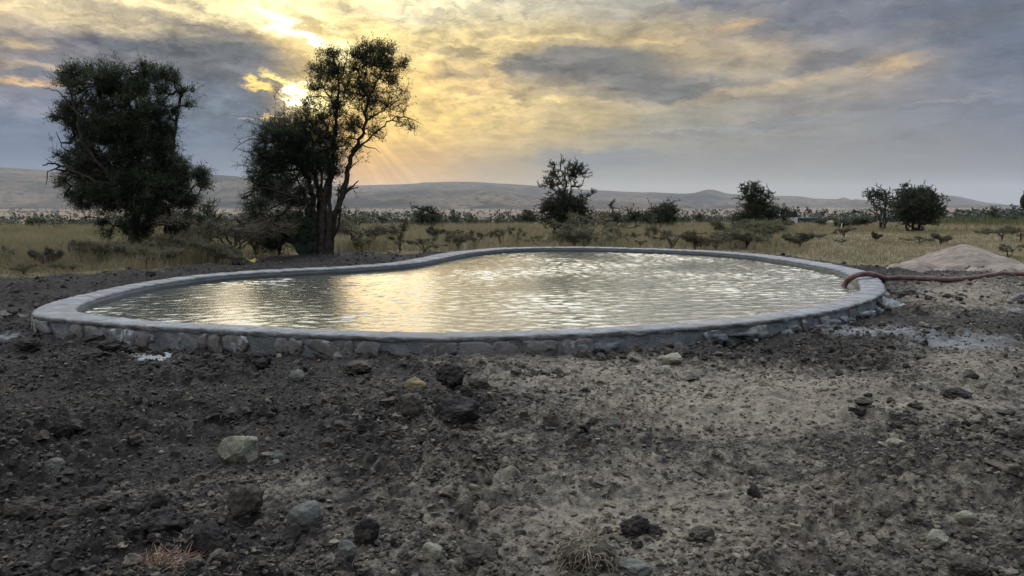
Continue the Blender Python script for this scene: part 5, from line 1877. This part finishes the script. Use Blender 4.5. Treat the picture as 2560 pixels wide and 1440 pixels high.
# spoil thrown up in heaps: extra clods crowded round a few spots
def heap_clods():
    g = np.random.default_rng(818)
    mb = MB()
    for px, py, rad, n, dr in [(1080, 1010, .55, 130, .05), (960, 1100, .5, 70, .1), (1600, 885, .45, 60, .2), (1760, 880, .6, 70, .1), (2080, 890, .9, 110, .05), (300, 880, .8, 90, .0), (640, 900, .7, 80, .0), (950, 1330, .30, 60, .1), (430, 1320, .40, 80, .0), (2360, 1340, .30, 60, .25),
                                (2250, 1060, .45, 70, .1), (130, 1250, .35, 70, .0), (1640, 1345, .2, 30, .1), (2480, 1090, .35, 50, .15), (1330, 930, .5, 60, .3), (2250, 740, .9, 90, .0), (1200, 1190, .3, 40, .1), (700, 1050, .45, 60, .05), (60, 940, .6, 60, 0), (420, 1060, .5, 60, .0)]:
        cx_, cy_ = hit(px, py)
        x = cx_ + g.normal(0, rad * .6, n)
        y = cy_ + g.normal(0, rad * .55, n)
        ok = (sdf(x, y) > .05) & (y > 2.2)
        x, y = x[ok], y[ok]
        z = ground_z(x, y)
        s = cy_ / 8.0 * 0.012 * (6.5) ** (g.random(len(x)) ** 1.7)
        s = np.clip(s, .008, .085)
        for k in range(len(x)):
            V, T = ICO[3 if s[k] > .02 else 2]
            Vv = V.copy()
            for _ in range(5):
                nrm = g.normal(size=3)
                nrm /= np.linalg.norm(nrm)
                Vv -= np.maximum(Vv @ nrm - g.uniform(.4, .85), 0)[:, None] * nrm
            sd_ = int(g.integers(1e6))
            Vv *= (1 + .6 * vn3(V * 1.6 + k, sd_) + .4 * vn3(V * 3.9, sd_ + 1) + .2 * vn3(V * 9, sd_ + 2))[:, None]
            Vv *= s[k] * np.array([g.uniform(.9, 1.4), g.uniform(.8, 1.2), g.uniform(.6, 1.0)])
            mb.add(Vv + [x[k], y[k], z[k] + .3 * s[k]], None, T, 0, float(np.clip(dr + g.normal(0, .1), 0, 1)))
    return tag(mb.build('soil_crumbs', [m_clod], None, False, 'dry'), kind='stuff')


heap_clods()

# straw bits and rootlets strewn over the soil
mb = MB()
n = 1100
y = 2.4 + 8 * g.random(n) ** 1.4
x = g.uniform(-1, 1, n) * 0.76 * y
ok = sdf(x, y) > 0.05
x, y = x[ok], y[ok]
z = ground_z(x, y) + 0.012
a = g.uniform(0, 6.283, len(x))
ln = g.uniform(0.02, 0.10, len(x))
A = np.stack([x, y, z], 1)
M = A + np.stack([np.cos(a) * ln * .5, np.sin(a) * ln * .5, g.uniform(-.004, .03, len(x))], 1)
B = A + np.stack([np.cos(a + .3) * ln, np.sin(a + .3) * ln, g.uniform(-.012, .02, len(x))], 1)
r_ = np.full(len(x), 0.0011)
add_edges(mb, A, M, r_, r_, 3)
add_edges(mb, M, B, r_, r_ * .6, 3)
tag(mb.build('straw_litter', [m_straw], None, False), kind='stuff')


def tuft(name, label, px, py, n, length, mat, seed, roots=0, rad=0.05, spread=0.9, soil=None, up=0.5):
    g = np.random.default_rng(seed)
    x, y = hit(px, py)
    z = gz(x, y)
    o = empty(name, (x, y, z))
    tag(o, label, 'dry plant')
    mb = MB()
    b0 = g.normal(0, rad, (n, 3)) * np.array([1, .8, .25])
    b0[:, 2] = np.abs(b0[:, 2]) + (0.0 if soil is None else soil[1] * 1.55)
    d = g.normal(0, spread, (n, 3))
    d[:, 2] = np.abs(d[:, 2]) * 0.6 + up
    d /= np.linalg.norm(d, axis=1)[:, None]
    ln = length * g.uniform(.35, 1.1, n)
    m1 = b0 + d * (ln * .5)[:, None]
    e1 = m1 + (d + g.normal(0, .3, (n, 3)) - np.array([0, 0, .35])) * (ln * .5)[:, None]
    r0 = np.full(n, 0.0020)
    add_edges(mb, b0, m1, r0, r0 * .9, 3)
    add_edges(mb, m1, e1, r0 * .9, r0 * .4, 3)
    mb.build('stalks', [mat], o, False)
    if soil is not None:
        V, T = ICO[4]
        Vv = V * (1 + .5 * vn3(V * 1.5 + 3, seed) + .3 * vn3(V * 4, seed + 1) + .15 * vn3(V * 9, seed + 2))[:, None] * np.array([soil[0], soil[0] * .9, soil[1]])
        Vv[:, 2] += soil[1] * 0.75
        link_mesh('root_ball', Vv, None, T, [m_brownclod], None, True, o)
    if roots:
        mb = MB()
        for k in range(roots):
            a = g.uniform(-2.9, -0.2)
            r1 = g.uniform(.3, .9)
            st = np.array([math.cos(a) * soil[0] * r1 * .5, math.sin(a) * soil[0] * r1 * .5, soil[1] * 1.6])
            e = g.uniform(1.0, 1.7)
            md = np.array([math.cos(a) * soil[0] * 1.05, math.sin(a) * soil[0] * 1.0, soil[1] * g.uniform(.8, 1.2)])
            en = np.array([math.cos(a) * soil[0] * e, math.sin(a) * soil[0] * e, g.uniform(0.0, .02)])
            c = bez([st, md + g.normal(0, .015, 3), (md + en) / 2 + g.normal(0, .024, 3), en + g.normal(0, .02, 3) * [1, 1, .2]], 12) + g.normal(0, .004, (12, 3))
            mb.tube(c, np.linspace(g.uniform(.0012, .0034), .0007, 12), 4)
        mb.build('roots', [m_root], o, True)
    return o


tuft('straw_tuft', 'reddish dry straw tuft lying at the bottom left before black boulders', 410, 1420, 520, 0.10, m_rust, 71, rad=.055, spread=1.0, up=.12)
tuft('root_clump', 'upturned grass clump with tangled pale roots hanging over its soil ball', 1468, 1392, 90, 0.07, m_root, 72, roots=46, rad=.05, spread=1.2, soil=(.105, .055), up=.25)
tuft('straw_tuft', 'small pale straw tuft at the left picture edge', 8, 978, 40, 0.10, m_straw, 73, rad=.03)
tuft('straw_tuft', 'tiny pinkish straw tuft in front of the wall, centre', 1136, 888, 30, 0.07, m_rust, 74, rad=.03)
tuft('straw_tuft', 'small straw tuft standing beside the hose behind the right rim', 2212, 686, 40, 0.16, m_straw, 75, rad=.03)
tuft('straw_tuft', 'brown straw tuft by the hose at the right picture edge', 2556, 706, 60, 0.14, m_rust, 76, rad=.06)
tuft('straw_tuft', 'short straw tuft at the foot of the wall on the right bend', 2150, 780, 30, 0.10, m_straw, 77, rad=.03)
tuft('straw_tuft', 'matted tan straw patch in front of the grey shoe', 2512, 760, 80, 0.08, m_straw, 78, rad=.07, up=.2)

# ------------------------------------------------------------------ hose, sand heap, scraps
hp = [(2106, 724, 0.04), (2109, 716, 0.09), (2117, 704, 0.17), (2128, 694, 0.245), (2145, 687, 0.275), (2165, 685, 0.278), (2184, 686, 0.262), (2198, 691, 0.17), (2214, 696, 0.075), (2240, 699, 0.045), (2275, 699, 0.04), (2320, 698.5, 0.045), (2360, 700, 0.04), (2400, 698, 0.045), (2440, 695, 0.04), (2475, 690, 0.045), (2505, 687.5, 0.045), (2540, 687, 0.045), (2600, 688, 0.045), (2760, 690, 0.045)]
hw = np.array([at_z(*p) for p in hp])
c = bez(hw, 150)
gzc = ground_z(c[:, 0], c[:, 1])
c[60:, 2] = np.maximum(c[60:, 2], gzc[60:] + 0.035)
k = np.exp(-0.5 * (np.arange(-6, 7) / 2.5) ** 2)
k /= k.sum()
for j in range(3):
    c[:, j] = np.convolve(np.pad(c[:, j], 6, 'edge'), k, 'valid')
mb = MB()
mb.tube(c, 0.046 + 0.0022 * gn(np.arange(150) * 0.23, np.zeros(150), 9), 16)
hose = empty('water_hose', c[75])
tag(hose, 'thick red-brown hose lying over the rim and running into the pond', 'hose')
mb.V[0] = mb.V[0] - c[75]
mb.build('hose_tube', [m_hose], hose, True)
mb = MB()
mb.tube(np.array([c[0] - [0, 0, .02], c[2], c[4]]) - c[75], 0.0495, 16)
mb.build('end_collar', [m_hose], hose, True)

# sand heap
pk = at_y(2410, 617, 18.3)
NX, NY = 220, 130
sx0, sx1, sy0, sy1 = 8.0, 16.0, 15.9, 20.6
X2, Y2 = np.meshgrid(np.linspace(sx0, sx1, NX), np.linspace(sy0, sy1, NY))


def cone(cx, cy, h, rx, ry):
    d = np.sqrt(((X2 - cx) / rx) ** 2 + ((Y2 - cy) / ry) ** 2)
    d = np.sqrt(d * d + 0.004)
    return h * np.clip(1.08 - d, 0, None)


hh = np.maximum.reduce([cone(pk[0] + 0.05, 18.3, pk[2] + 0.05, 1.30, 1.30), cone(pk[0] - .55, 18.0, .27, 1.0, 1.0), cone(pk[0] - 1.35, 17.8, .17, .9, .7), cone(pk[0] + 1.6, 17.5, .08, 2.2, .8), cone(pk[0] + .4, 17.2, .13, 1.6, .75), cone(pk[0] + 3.2, 17.8, .12, 2.0, .8)])
hh = hh + (0.035 * fbm(X2, Y2, 2.4, 5, 61) + 0.022 * np.abs(gn(X2 * 6, Y2 * 6, 62))) * sstep(hh, 0.0, 0.08) + 0.02 * fbm(X2, Y2, 1.1, 3, 63)
zb = ground_z(X2.ravel(), Y2.ravel(), False).reshape(X2.shape)
e = np.minimum.reduce([sstep(X2, sx0, sx0 + .4), sstep(-X2, -sx1, -sx1 + .4), sstep(Y2, sy0, sy0 + .4), sstep(-Y2, -sy1, -sy1 + .4)])
Z2 = zb - 0.085 + hh * e * 1.0 + 0.085 * sstep(hh * e, 0.0, 0.09)
V = np.stack([X2.ravel(), Y2.ravel(), Z2.ravel()], 1)
i = np.arange(NY - 1)[:, None] * NX + np.arange(NX - 1)[None, :]
q = np.stack([i, i + 1, i + NX + 1, i + NX], -1).reshape(-1, 4)
q = q[(hh * e).ravel()[q].max(1) > 0.004]
u_, inv = np.unique(q.ravel(), return_inverse=True)
sp_ = link_mesh('sand_heap', V[u_], inv.reshape(-1, 4), None, [m_sand])
tag(sp_, 'peaked heap of pale pinkish building sand on the right beyond the hose', 'sand heap')


def crumple(name, label, cat, px, py, wpx, dpx_m, h, mat, seed):
    g = np.random.default_rng(seed)
    x, y = hit(px, py)
    s = y / F
    w = wpx * s
    n = 34
    U, Vv = np.meshgrid(np.linspace(-.5, .5, n), np.linspace(-.5, .5, n))
    rr = 0.5 * (1 + .35 * fbm(np.cos(np.arctan2(Vv, U)) * 1.5, np.sin(np.arctan2(Vv, U)) * 1.5, 1.0, 2, seed))
    ex = np.clip(1 - np.sqrt(U * U + Vv * Vv) / (rr + .1), 0, 1)
    Xx = x + U * w * (1 + .15 * fbm(U * 3, Vv * 3, 1, 2, seed + 3))
    Yy = y + Vv * dpx_m + dpx_m * .5
    Zz = ground_z(Xx.ravel(), Yy.ravel()).reshape(Xx.shape) + h * (sstep(ex, 0, .35) * (.35 + .9 * np.abs(fbm(U * 3.2 + 4, Vv * 3.2, 1.0, 4, seed + 5)))) - 0.012 + 0.012 * sstep(ex, 0, .1)
    V = np.stack([Xx.ravel(), Yy.ravel(), Zz.ravel()], 1)
    i = np.arange(n - 1)[:, None] * n + np.arange(n - 1)[None, :]
    q = np.stack([i, i + 1, i + n + 1, i + n], -1).reshape(-1, 4)
    q = q[ex.ravel()[q].max(1) > 0.001]
    u_, inv = np.unique(q.ravel(), return_inverse=True)
    o = link_mesh(name, V[u_], inv.reshape(-1, 4), None, [mat])
    sm = o.modifiers.new('thickness', 'SOLIDIFY')
    sm.thickness = 0.004
    tag(o, label, cat)
    return o


m_sack = mat_plain('woven_sack', (0.20, 0.23, 0.24, 1), (0.36, 0.385, 0.38, 1), 6, 0.8, 0.2, 0.01, 40)
m_yellow = mat_plain('yellow_plastic', (0.30, 0.20, 0.02, 1), (0.42, 0.30, 0.06, 1), 6, 0.5, 0.4, 0.006, 30)
m_crust = mat_plain('set_mortar', (0.14, 0.15, 0.15, 1), (0.25, 0.26, 0.26, 1), 7, 0.9, 0.2, 0.02, 25)
crumple('cement_sack', 'crumpled pale woven sack lying against the pond wall', 'sack', 1868, 852, 72, .42, .12, m_sack, 81)
crumple('yellow_sheet', 'bright yellow plastic scrap on the soil bank below the thorn brush', 'plastic scrap', 620, 662, 32, .35, .08, m_yellow, 82)
crumple('mortar_crust', 'flat pale slab of set mortar beside the right bend of the wall', 'mortar slab', 2244, 772, 56, .55, .07, m_crust, 83)
crumple('mortar_crust', 'thin pale mortar crust on dark soil below the wall at left', 'mortar slab', 366, 903, 74, .35, .03, m_crust, 84)

# ------------------------------------------------------------------ posts, sheds, car
m_white = mat_plain('white_paint', (0.40, 0.40, 0.38, 1), (0.55, 0.55, 0.52, 1), 6, 0.5, 0.4, 0.003, 20)
m_post = mat_plain('weathered_wood', (0.06, 0.05, 0.04, 1), (0.13, 0.11, 0.09, 1), 9, 0.95, 0.1, 0.01, 30)
m_steel = mat_plain('painted_sheet', (0.030, 0.050, 0.055, 1), (0.05, 0.075, 0.08, 1), 2, 0.7, 0.3, 0.003, 12)
m_roof = mat_plain('pale_roof_sheet', (0.028, 0.036, 0.039, 1), (0.045, 0.055, 0.058, 1), 2, 0.95, 0.05, 0.003, 12)
m_blue = mat_plain('blue_wall', (0.09, 0.13, 0.20, 1), (0.13, 0.18, 0.26, 1), 2, 0.8, 0.2, 0.003, 12)
m_glass, N = new_mat('dark_glass')
finish(N, (0.012, 0.014, 0.016, 1), 0.12, 0.5)
m_rubber = mat_plain('tyre_rubber', (0.012, 0.012, 0.012, 1), (0.03, 0.03, 0.03, 1), 8, 0.9, 0.1, 0.003, 30)
m_black = mat_plain('black_canvas', (0.012, 0.013, 0.015, 1), (0.03, 0.032, 0.036, 1), 4, 0.8, 0.2, 0.005, 20)
m_red = mat_plain('lamp_red', (0.25, 0.02, 0.02, 1), (0.32, 0.04, 0.03, 1), 4, 0.4, 0.4, 0.001, 20)


def post(name, label, px, py, hpx, rpx, mat, lean=0.0, cap=True):
    x, y = hit(px, py)
    z = gz(x, y)
    s = y / F
    h, r = hpx * s, rpx * s
    mb = MB()
    mb.tube([(0, 0, -0.2), (lean * h * .5, 0, h * .5), (lean * h, 0, h * .93), (lean * h * 1.02, 0, h)], [r, r, r * .95, r * .55], 8)
    o = mb.build(name, [mat], None, True)
    o.location = (x, y, z)
    tag(o, label, 'post')
    return o


post('marker_post', 'white marker post standing alone in grass right of the parked car', 2102, 576, 18, 1.3, m_white, 0.12)
post('marker_post', 'tiny white stake in the grass between the two-lobed bush and pointed bush', 1163, 571, 8, .8, m_white)
for px, py, hpx, lab in [(2416, 576, 30, 'thin dark post at the left end of the reeds'), (2466, 576, 22, 'short dark post in the reeds below the mushroom-shaped tree'), (2440, 570, 20, 'short dark post beside the pale hut in the reeds'),
                         (1504, 622, 24, 'bare wooden stake behind the rim, left of the small knobbly tree'), (1512, 620, 22, 'second bare stake, right beside the first behind the rim'), (1212, 616, 32, 'tall bare stick left of the crooked thorn shrub'), (1260, 618, 18, 'short bare stick behind the rim by the crooked thorn shrub'), (1556, 620, 12, 'short stump of a stick behind the rim below the one-sided sapling')]:
    post('wooden_post', lab, px, py, hpx, 0.75, m_post, random.uniform(-.06, .06))


def shed(name, label, px0, px1, py_base, hpx, Y, wall, roof, dpt, ridge, win):
    a, b = at_y(px0, py_base, Y), at_y(px1, py_base, Y)
    z = float(ground_z(np.array([a[0]]), np.array([Y]), False)[0])
    h = at_y(px0, py_base - hpx, Y)[2] - z
    w = b[0] - a[0]
    o = empty(name, ((a[0] + b[0]) / 2, Y, z))
    tag(o, label, 'building')
    mb = MB()
    mb.box((-w / 2, 0, -0.3), (w / 2, dpt, h * .86))
    mb.build('wall', [wall], o, False)
    mb = MB()
    e = 0.25
    V = [(-w / 2 - e, -e, h * .84), (w / 2 + e, -e, h * .84), (w / 2 + e, dpt / 2, h * ridge), (-w / 2 - e, dpt / 2, h * ridge), (-w / 2 - e, dpt + e, h * .84), (w / 2 + e, dpt + e, h * .84)]
    V += [(v[0], v[1], v[2] + .08) for v in V]
    mb.add(V, [(0, 3, 2, 1), (3, 4, 5, 2), (6, 7, 8, 9), (9, 8, 11, 10), (0, 1, 7, 6), (4, 10, 11, 5), (0, 6, 9, 3), (3, 9, 10, 4), (1, 2, 8, 7), (2, 5, 11, 8)])
    mb.build('roof', [roof], o, False)
    for k in range(win):
        xx = -w / 2 + w * (k + .5) / win
        mb = MB()
        mb.box((xx - w / win * .16, -0.04, h * .35), (xx + w / win * .16, -0.003, h * .66))
        mb.build('window', [m_glass], o, False)
    return o


shed('long_shed', 'long low grey-green shed with pale roof behind the parked car', 1990, 2044, 562, 18, 175, m_steel, m_roof, 5, 1.0, 6)
shed('blue_hut', 'blue-walled hut half hidden between the vase-shaped and dense trees', 2224, 2246, 556, 22, 190, m_blue, m_blue, 5, 1.0, 2)
shed('white_hut', 'small white hut with dark opening above the reeds', 2412, 2424, 555, 9, 300, m_white, m_steel, 4, 1.0, 1)
shed('white_hut', 'pale low hut just left of the mushroom-shaped tree', 2446, 2466, 553, 6, 330, m_white, m_roof, 5, 1.0, 2)

# pickup parked under the drooping tree, nose to the left
cx0 = at_y(1996, 571, 92.0)
carY = 92.0
zc_ = float(ground_z(np.array([cx0[0]]), np.array([carY]), False)[0])
LEN = 4.0
car = empty('parked_car', (cx0[0] - LEN / 2 - .35, carY, zc_))
car.rotation_euler = (0, 0, R(8))
tag(car, 'white off-road car with a dark canopy at its back, parked under the drooping tree', 'car')


def prism(profile, w0, w1, mat, name, parent, bev=0.04):
    n = len(profile)
    V = [(p[0], -w0, p[1]) for p in profile] + [(p[0], w1, p[1]) for p in profile]
    bm = bmesh.new()
    vs = [bm.verts.new(v) for v in V]
    bm.faces.new(vs[:n])
    bm.faces.new(vs[n:][::-1])
    for k in range(n):
        bm.faces.new([vs[k], vs[n + k], vs[n + (k + 1) % n], vs[(k + 1) % n]])
    bmesh.ops.recalc_face_normals(bm, faces=bm.faces)
    if bev:
        bmesh.ops.bevel(bm, geom=list(bm.edges), offset=bev, segments=2, affect='EDGES', profile=0.6)
    me = bpy.data.meshes.new(name)
    bm.to_mesh(me)
    bm.free()
    me.materials.append(mat)
    o = bpy.data.objects.new(name, me)
    col.objects.link(o)
    o.parent = parent
    return o


prism([(-1.95, .45), (1.9, .45), (1.95, .6), (1.92, 1.12), (-.55, 1.12), (-.75, 1.08), (-1.9, .98), (-2.0, .8)], .82, .82, m_white, 'body', car)
prism([(-.62, 1.125), (.45, 1.125), (.45, 1.80), (-.15, 1.80)], .76, .76, m_white, 'cab', car, .05)
prism([(-.42, 1.17), (.34, 1.17), (.34, 1.70), (-.12, 1.70)], .775, .775, m_glass, 'window', car, .02)
prism([(.50, 1.125), (1.9, 1.125), (1.82, 1.86), (.50, 1.86)], .78, .78, m_black, 'canopy', car, .05)
prism([(-2.1, .45), (-1.98, .45), (-1.98, .66), (-2.1, .66)], .80, .80, m_black, 'bumper', car, .02)
prism([(1.96, .45), (2.06, .45), (2.06, .62), (1.96, .62)], .80, .80, m_black, 'bumper', car, .02)
for xx in (-1.25, 1.2):
    for yy in (-.80, .80):
        mb = MB()
        mb.tube([(xx, yy - .13, .36), (xx, yy - .11, .36), (xx, yy + .11, .36), (xx, yy + .13, .36)], [.30, .36, .36, .30], 20)
        wh_ = mb.build('wheel', [m_rubber], car, True)
        mb = MB()
        mb.tube([(xx, yy - .145, .36), (xx, yy + .145, .36)], [.19, .19], 14)
        mb.build('rim', [m_roof], wh_, True)
for yy in (-.66, .66):
    prism([(-2.02, .80), (-1.965, .80), (-1.965, .95), (-2.02, .95)], .0, .0001, m_glass, 'headlight', car, 0) if False else None
    mb = MB()
    mb.tube([(-2.02, yy, .86), (-1.95, yy, .86)], [.085, .10], 12)
    mb.build('headlight', [m_glass], car, True)
    mb = MB()
    mb.box((1.94, yy - .08, .78), (1.975, yy + .08, .98))
    mb.build('taillight', [m_red], car, False)

# ------------------------------------------------------------------ person at the right picture edge
m_skin = mat_plain('skin', (0.10, 0.058, 0.04, 1), (0.145, 0.085, 0.06, 1), 6, 0.6, 0.3, 0.002, 40)
m_cloth = mat_plain('dark_jacket', (0.02, 0.021, 0.026, 1), (0.04, 0.042, 0.05, 1), 5, 0.9, 0.1, 0.006, 30)
m_trou = mat_plain('grey_trousers', (0.05, 0.05, 0.055, 1), (0.085, 0.085, 0.09, 1), 5, 0.9, 0.1, 0.006, 30)
m_hood = mat_plain('black_knit', (0.012, 0.012, 0.014, 1), (0.028, 0.027, 0.03, 1), 7, 0.95, 0.1, 0.006, 60)
m_sole = mat_plain('pale_sole', (0.36, 0.40, 0.40, 1), (0.50, 0.54, 0.53, 1), 7, 0.7, 0.3, 0.002, 30)
m_shoe = mat_plain('grey_shoe', (0.06, 0.062, 0.068, 1), (0.11, 0.112, 0.12, 1), 7, 0.8, 0.3, 0.004, 40)


def skin_mesh(name, verts, edges, radii, mat, parent, sub=2, root=0):
    me = bpy.data.meshes.new(name)
    me.from_pydata([tuple(v) for v in verts], edges, [])
    o = bpy.data.objects.new(name, me)
    col.objects.link(o)
    sk = o.modifiers.new('skin', 'SKIN')
    sk.use_smooth_shade = True
    for i, v in enumerate(me.skin_vertices[0].data):
        r = radii[i]
        v.radius = r if isinstance(r, tuple) else (r, r)
        v.use_root = i == root
    ss = o.modifiers.new('sub', 'SUBSURF')
    ss.levels = ss.render_levels = sub
    dg = bpy.context.evaluated_depsgraph_get()
    m2 = bpy.data.meshes.new_from_object(o.evaluated_get(dg))
    o.modifiers.clear()
    o.data = m2
    bpy.data.meshes.remove(me)
    m2.materials.clear()
    m2.materials.append(mat)
    for p in m2.polygons:
        p.use_smooth = True
    o.parent = parent
    return o


sh = at_z(2530, 757, 0.0)
PX, PY = sh[0] + 0.35, sh[1] + 0.02
pz = gz(PX, PY)
person = empty('person', (PX, PY, pz))
tag(person, 'person in a dark knit hood and grey shoes standing at the right picture edge', 'person')
# local axes: -x is where the feet point (towards the pond), y across the body
Vb = [(.04, 0, .93), (.03, 0, 1.08), (0, 0, 1.25), (-.06, 0, 1.35), (-.125, 0, 1.415), (-.165, 0, 1.46)]
Rb = [(.13, .15), (.125, .14), (.13, .17), (.10, .15), (.06, .06), (.055, .055)]
Eb = [(0, 1), (1, 2), (2, 3), (3, 4), (4, 5)]


def chain(start, pts, rad):
    p = start
    for q_, r_ in zip(pts, rad):
        Vb.append(q_)
        Rb.append(r_)
        Eb.append((p, len(Vb) - 1))
        p = len(Vb) - 1
    return p


hands = []
for s in (-1, 1):
    chain(0, [(.03, s * .10, .86), (.02, s * .11, .50), (.015, s * .11, .14), (-.03, s * .11, .08)], [(.095, .095), (.062, .062), (.045, .045), (.045, .045)])
    e = chain(3, [(.0, s * .17, 1.36), (.08, s * .21, 1.10), (.04, s * .22, .87), (.03, s * .22, .80)], [(.058, .058), (.045, .045), (.030, .030), (.026, .034)])
    hands.append((e, s))
for e, s in hands:
    w = np.array(Vb[e])
    palm = chain(e, [tuple(w + [-.02, 0, -.06])], [(.018, .038)])
body = skin_mesh('body', Vb, Eb, Rb, m_cloth, person)
# one mesh, the lower half in trouser cloth, hands and neck in skin
for m_ in (m_trou, m_skin):
    body.data.materials.append(m_)
for p in body.data.polygons:
    zc2 = p.center[2]
    yc = abs(p.center[1])
    if zc2 < .95 and yc < .185:
        p.material_index = 1
    if (zc2 < .86 and yc > .185) or zc2 > 1.425:
        p.material_index = 2
for e, s in hands:
    w = np.array(Vb[e]) + [-.02, 0, -.06]
    for k, (ox, ln) in enumerate([(-.030, .072), (-.010, .082), (.011, .076), (.030, .060)]):
        b = w + [ox, 0, -.015]
        skin_mesh('finger', [b, b + [-.004, -s * .006, -ln * .45], b + [-.006, -s * .020, -ln * .75], b + [-.006, -s * .036, -ln * .98]], [(0, 1), (1, 2), (2, 3)], [.0085, .008, .0075, .0065], m_skin, person, 2)
    b = w + [-.036, 0, .02]
    skin_mesh('thumb', [b, b + [-.022, -s * .012, -.025], b + [-.030, -s * .022, -.052]], [(0, 1), (1, 2)], [.010, .0095, .008], m_skin, person, 2)
# head, turned towards the camera
head = empty('head', (-.205, 0, 1.525))
head.parent = person
V, T = ICO[4]
Hd = V * np.array([.078, .092, .115])
fy = -V[:, 1]          # face looks along -y
Hd[:, 2] += 0.0
Hd[:, 0] *= 1 - 0.22 * sstep(-V[:, 2], .1, 1.0)
nose = np.exp(-((V[:, 0] / .13) ** 2 + ((V[:, 2] + .10) / .20) ** 2)) * (fy > 0)
Hd[:, 1] -= 0.022 * nose
eye = (np.exp(-(((np.abs(V[:, 0]) - .38) / .16) ** 2 + ((V[:, 2] - .08) / .12) ** 2))) * (fy > 0)
Hd[:, 1] += 0.010 * eye
mouth = np.exp(-((V[:, 0] / .30) ** 2 + ((V[:, 2] + .45) / .06) ** 2)) * (fy > 0)
Hd[:, 1] += 0.005 * mouth
hd = link_mesh('face', Hd, None, T, [m_skin], None, True, head)
for s in (-1, 1):
    mb = MB()
    Ve, Te = ICO[2]
    mb.add(Ve * np.array([.013, .009, .009]) + np.array([s * .029, -.078, .010]), None, Te)
    mb.build('eye', [m_glass], head, True)
Hv = V * np.array([.100, .112, .136])
Hv *= (1 + .05 * vn3(V * 3, 5))[:, None]
Hv[:, 2] += .004
keepf = []
for t_ in T:
    cc = V[t_].mean(0)
    if not (-cc[1] > .30 and (cc[0] / .72) ** 2 + ((cc[2] + .12) / .72) ** 2 < 1):
        keepf.append(t_)
ho = link_mesh('hood', Hv, None, np.array(keepf), [m_hood], None, True, head)
sm = ho.modifiers.new('thickness', 'SOLIDIFY')
sm.thickness = .012
Ve, Te = ICO[3]
link_mesh('hood_knot', Ve * np.array([.03, .03, .035]) * (1 + .2 * vn3(Ve * 4, 3))[:, None] + np.array([-.045, 0, .145]), None, Te, [m_hood], None, True, ho)
for s in (-1, 1):
    so = empty('shoe', (-.075, s * .11, 0))
    so.parent = person
    n = 26
    th = np.linspace(0, 2 * math.pi, n, endpoint=False)
    xs = -.10 + .165 * np.cos(th)
    ws = .046 * np.sin(th) * (1 + .18 * np.cos(th + math.pi))
    rows_ = []
    for zz_, k in ((0.0, .96), (.010, 1.0), (.024, 1.0), (.030, .97)):
        rows_.append(np.stack([-.10 + (xs + .10) * k, ws * k, np.full(n, zz_) + .010 * np.clip((-xs - .2) / .07, 0, 1)], 1))
    Vs = np.concatenate(rows_ + [np.array([[-.10, 0, 0.0], [-.10, 0, .030]])])
    k_ = np.arange(n)
    Q = np.concatenate([np.stack([r * n + k_, r * n + (k_ + 1) % n, (r + 1) * n + (k_ + 1) % n, (r + 1) * n + k_], -1) for r in range(3)])
    Tt = [(4 * n, (j + 1) % n, j) for j in range(n)] + [(4 * n + 1, 3 * n + j, 3 * n + (j + 1) % n) for j in range(n)]
    link_mesh('sole', Vs, Q, Tt, [m_sole], None, True, so)
    rows_ = []
    for zz_, k, sx__ in ((.029, .95, 0), (.05, .92, .004), (.07, .78, .02), (.09, .55, .05), (.115, .40, .07)):
        rows_.append(np.stack([-.10 + sx__ + (xs + .10) * k, ws * min(1, k * 1.15), np.full(n, zz_) - (.012 if k > .6 else 0) * np.clip((-xs - .15) / .11, 0, 1)], 1))
    Vs = np.concatenate(rows_)
    Q = np.concatenate([np.stack([r * n + k_, r * n + (k_ + 1) % n, (r + 1) * n + (k_ + 1) % n, (r + 1) * n + k_], -1) for r in range(4)])
    link_mesh('upper', Vs, Q, None, [m_shoe], None, True, so)

# ------------------------------------------------------------------ the dusty evening air
m_haze = bpy.data.materials.new('evening_haze')
m_haze.use_nodes = True
N = NT(m_haze.node_tree)
pv = N.node('ShaderNodeVolumePrincipled')
pv.inputs['Color'].default_value = (0.84, 0.90, 1.0, 1)
pv.inputs['Density'].default_value = 0.00003
pv.inputs['Anisotropy'].default_value = 0.5
o_ = N.node('ShaderNodeOutputMaterial')
N.link(pv.outputs[0], o_.inputs['Volume'])
mb = MB()
mb.box((-12000, -9500, -40), (12000, 12500, 332))
hz = mb.build('haze', [m_haze], None, False)
tag(hz, kind='stuff')
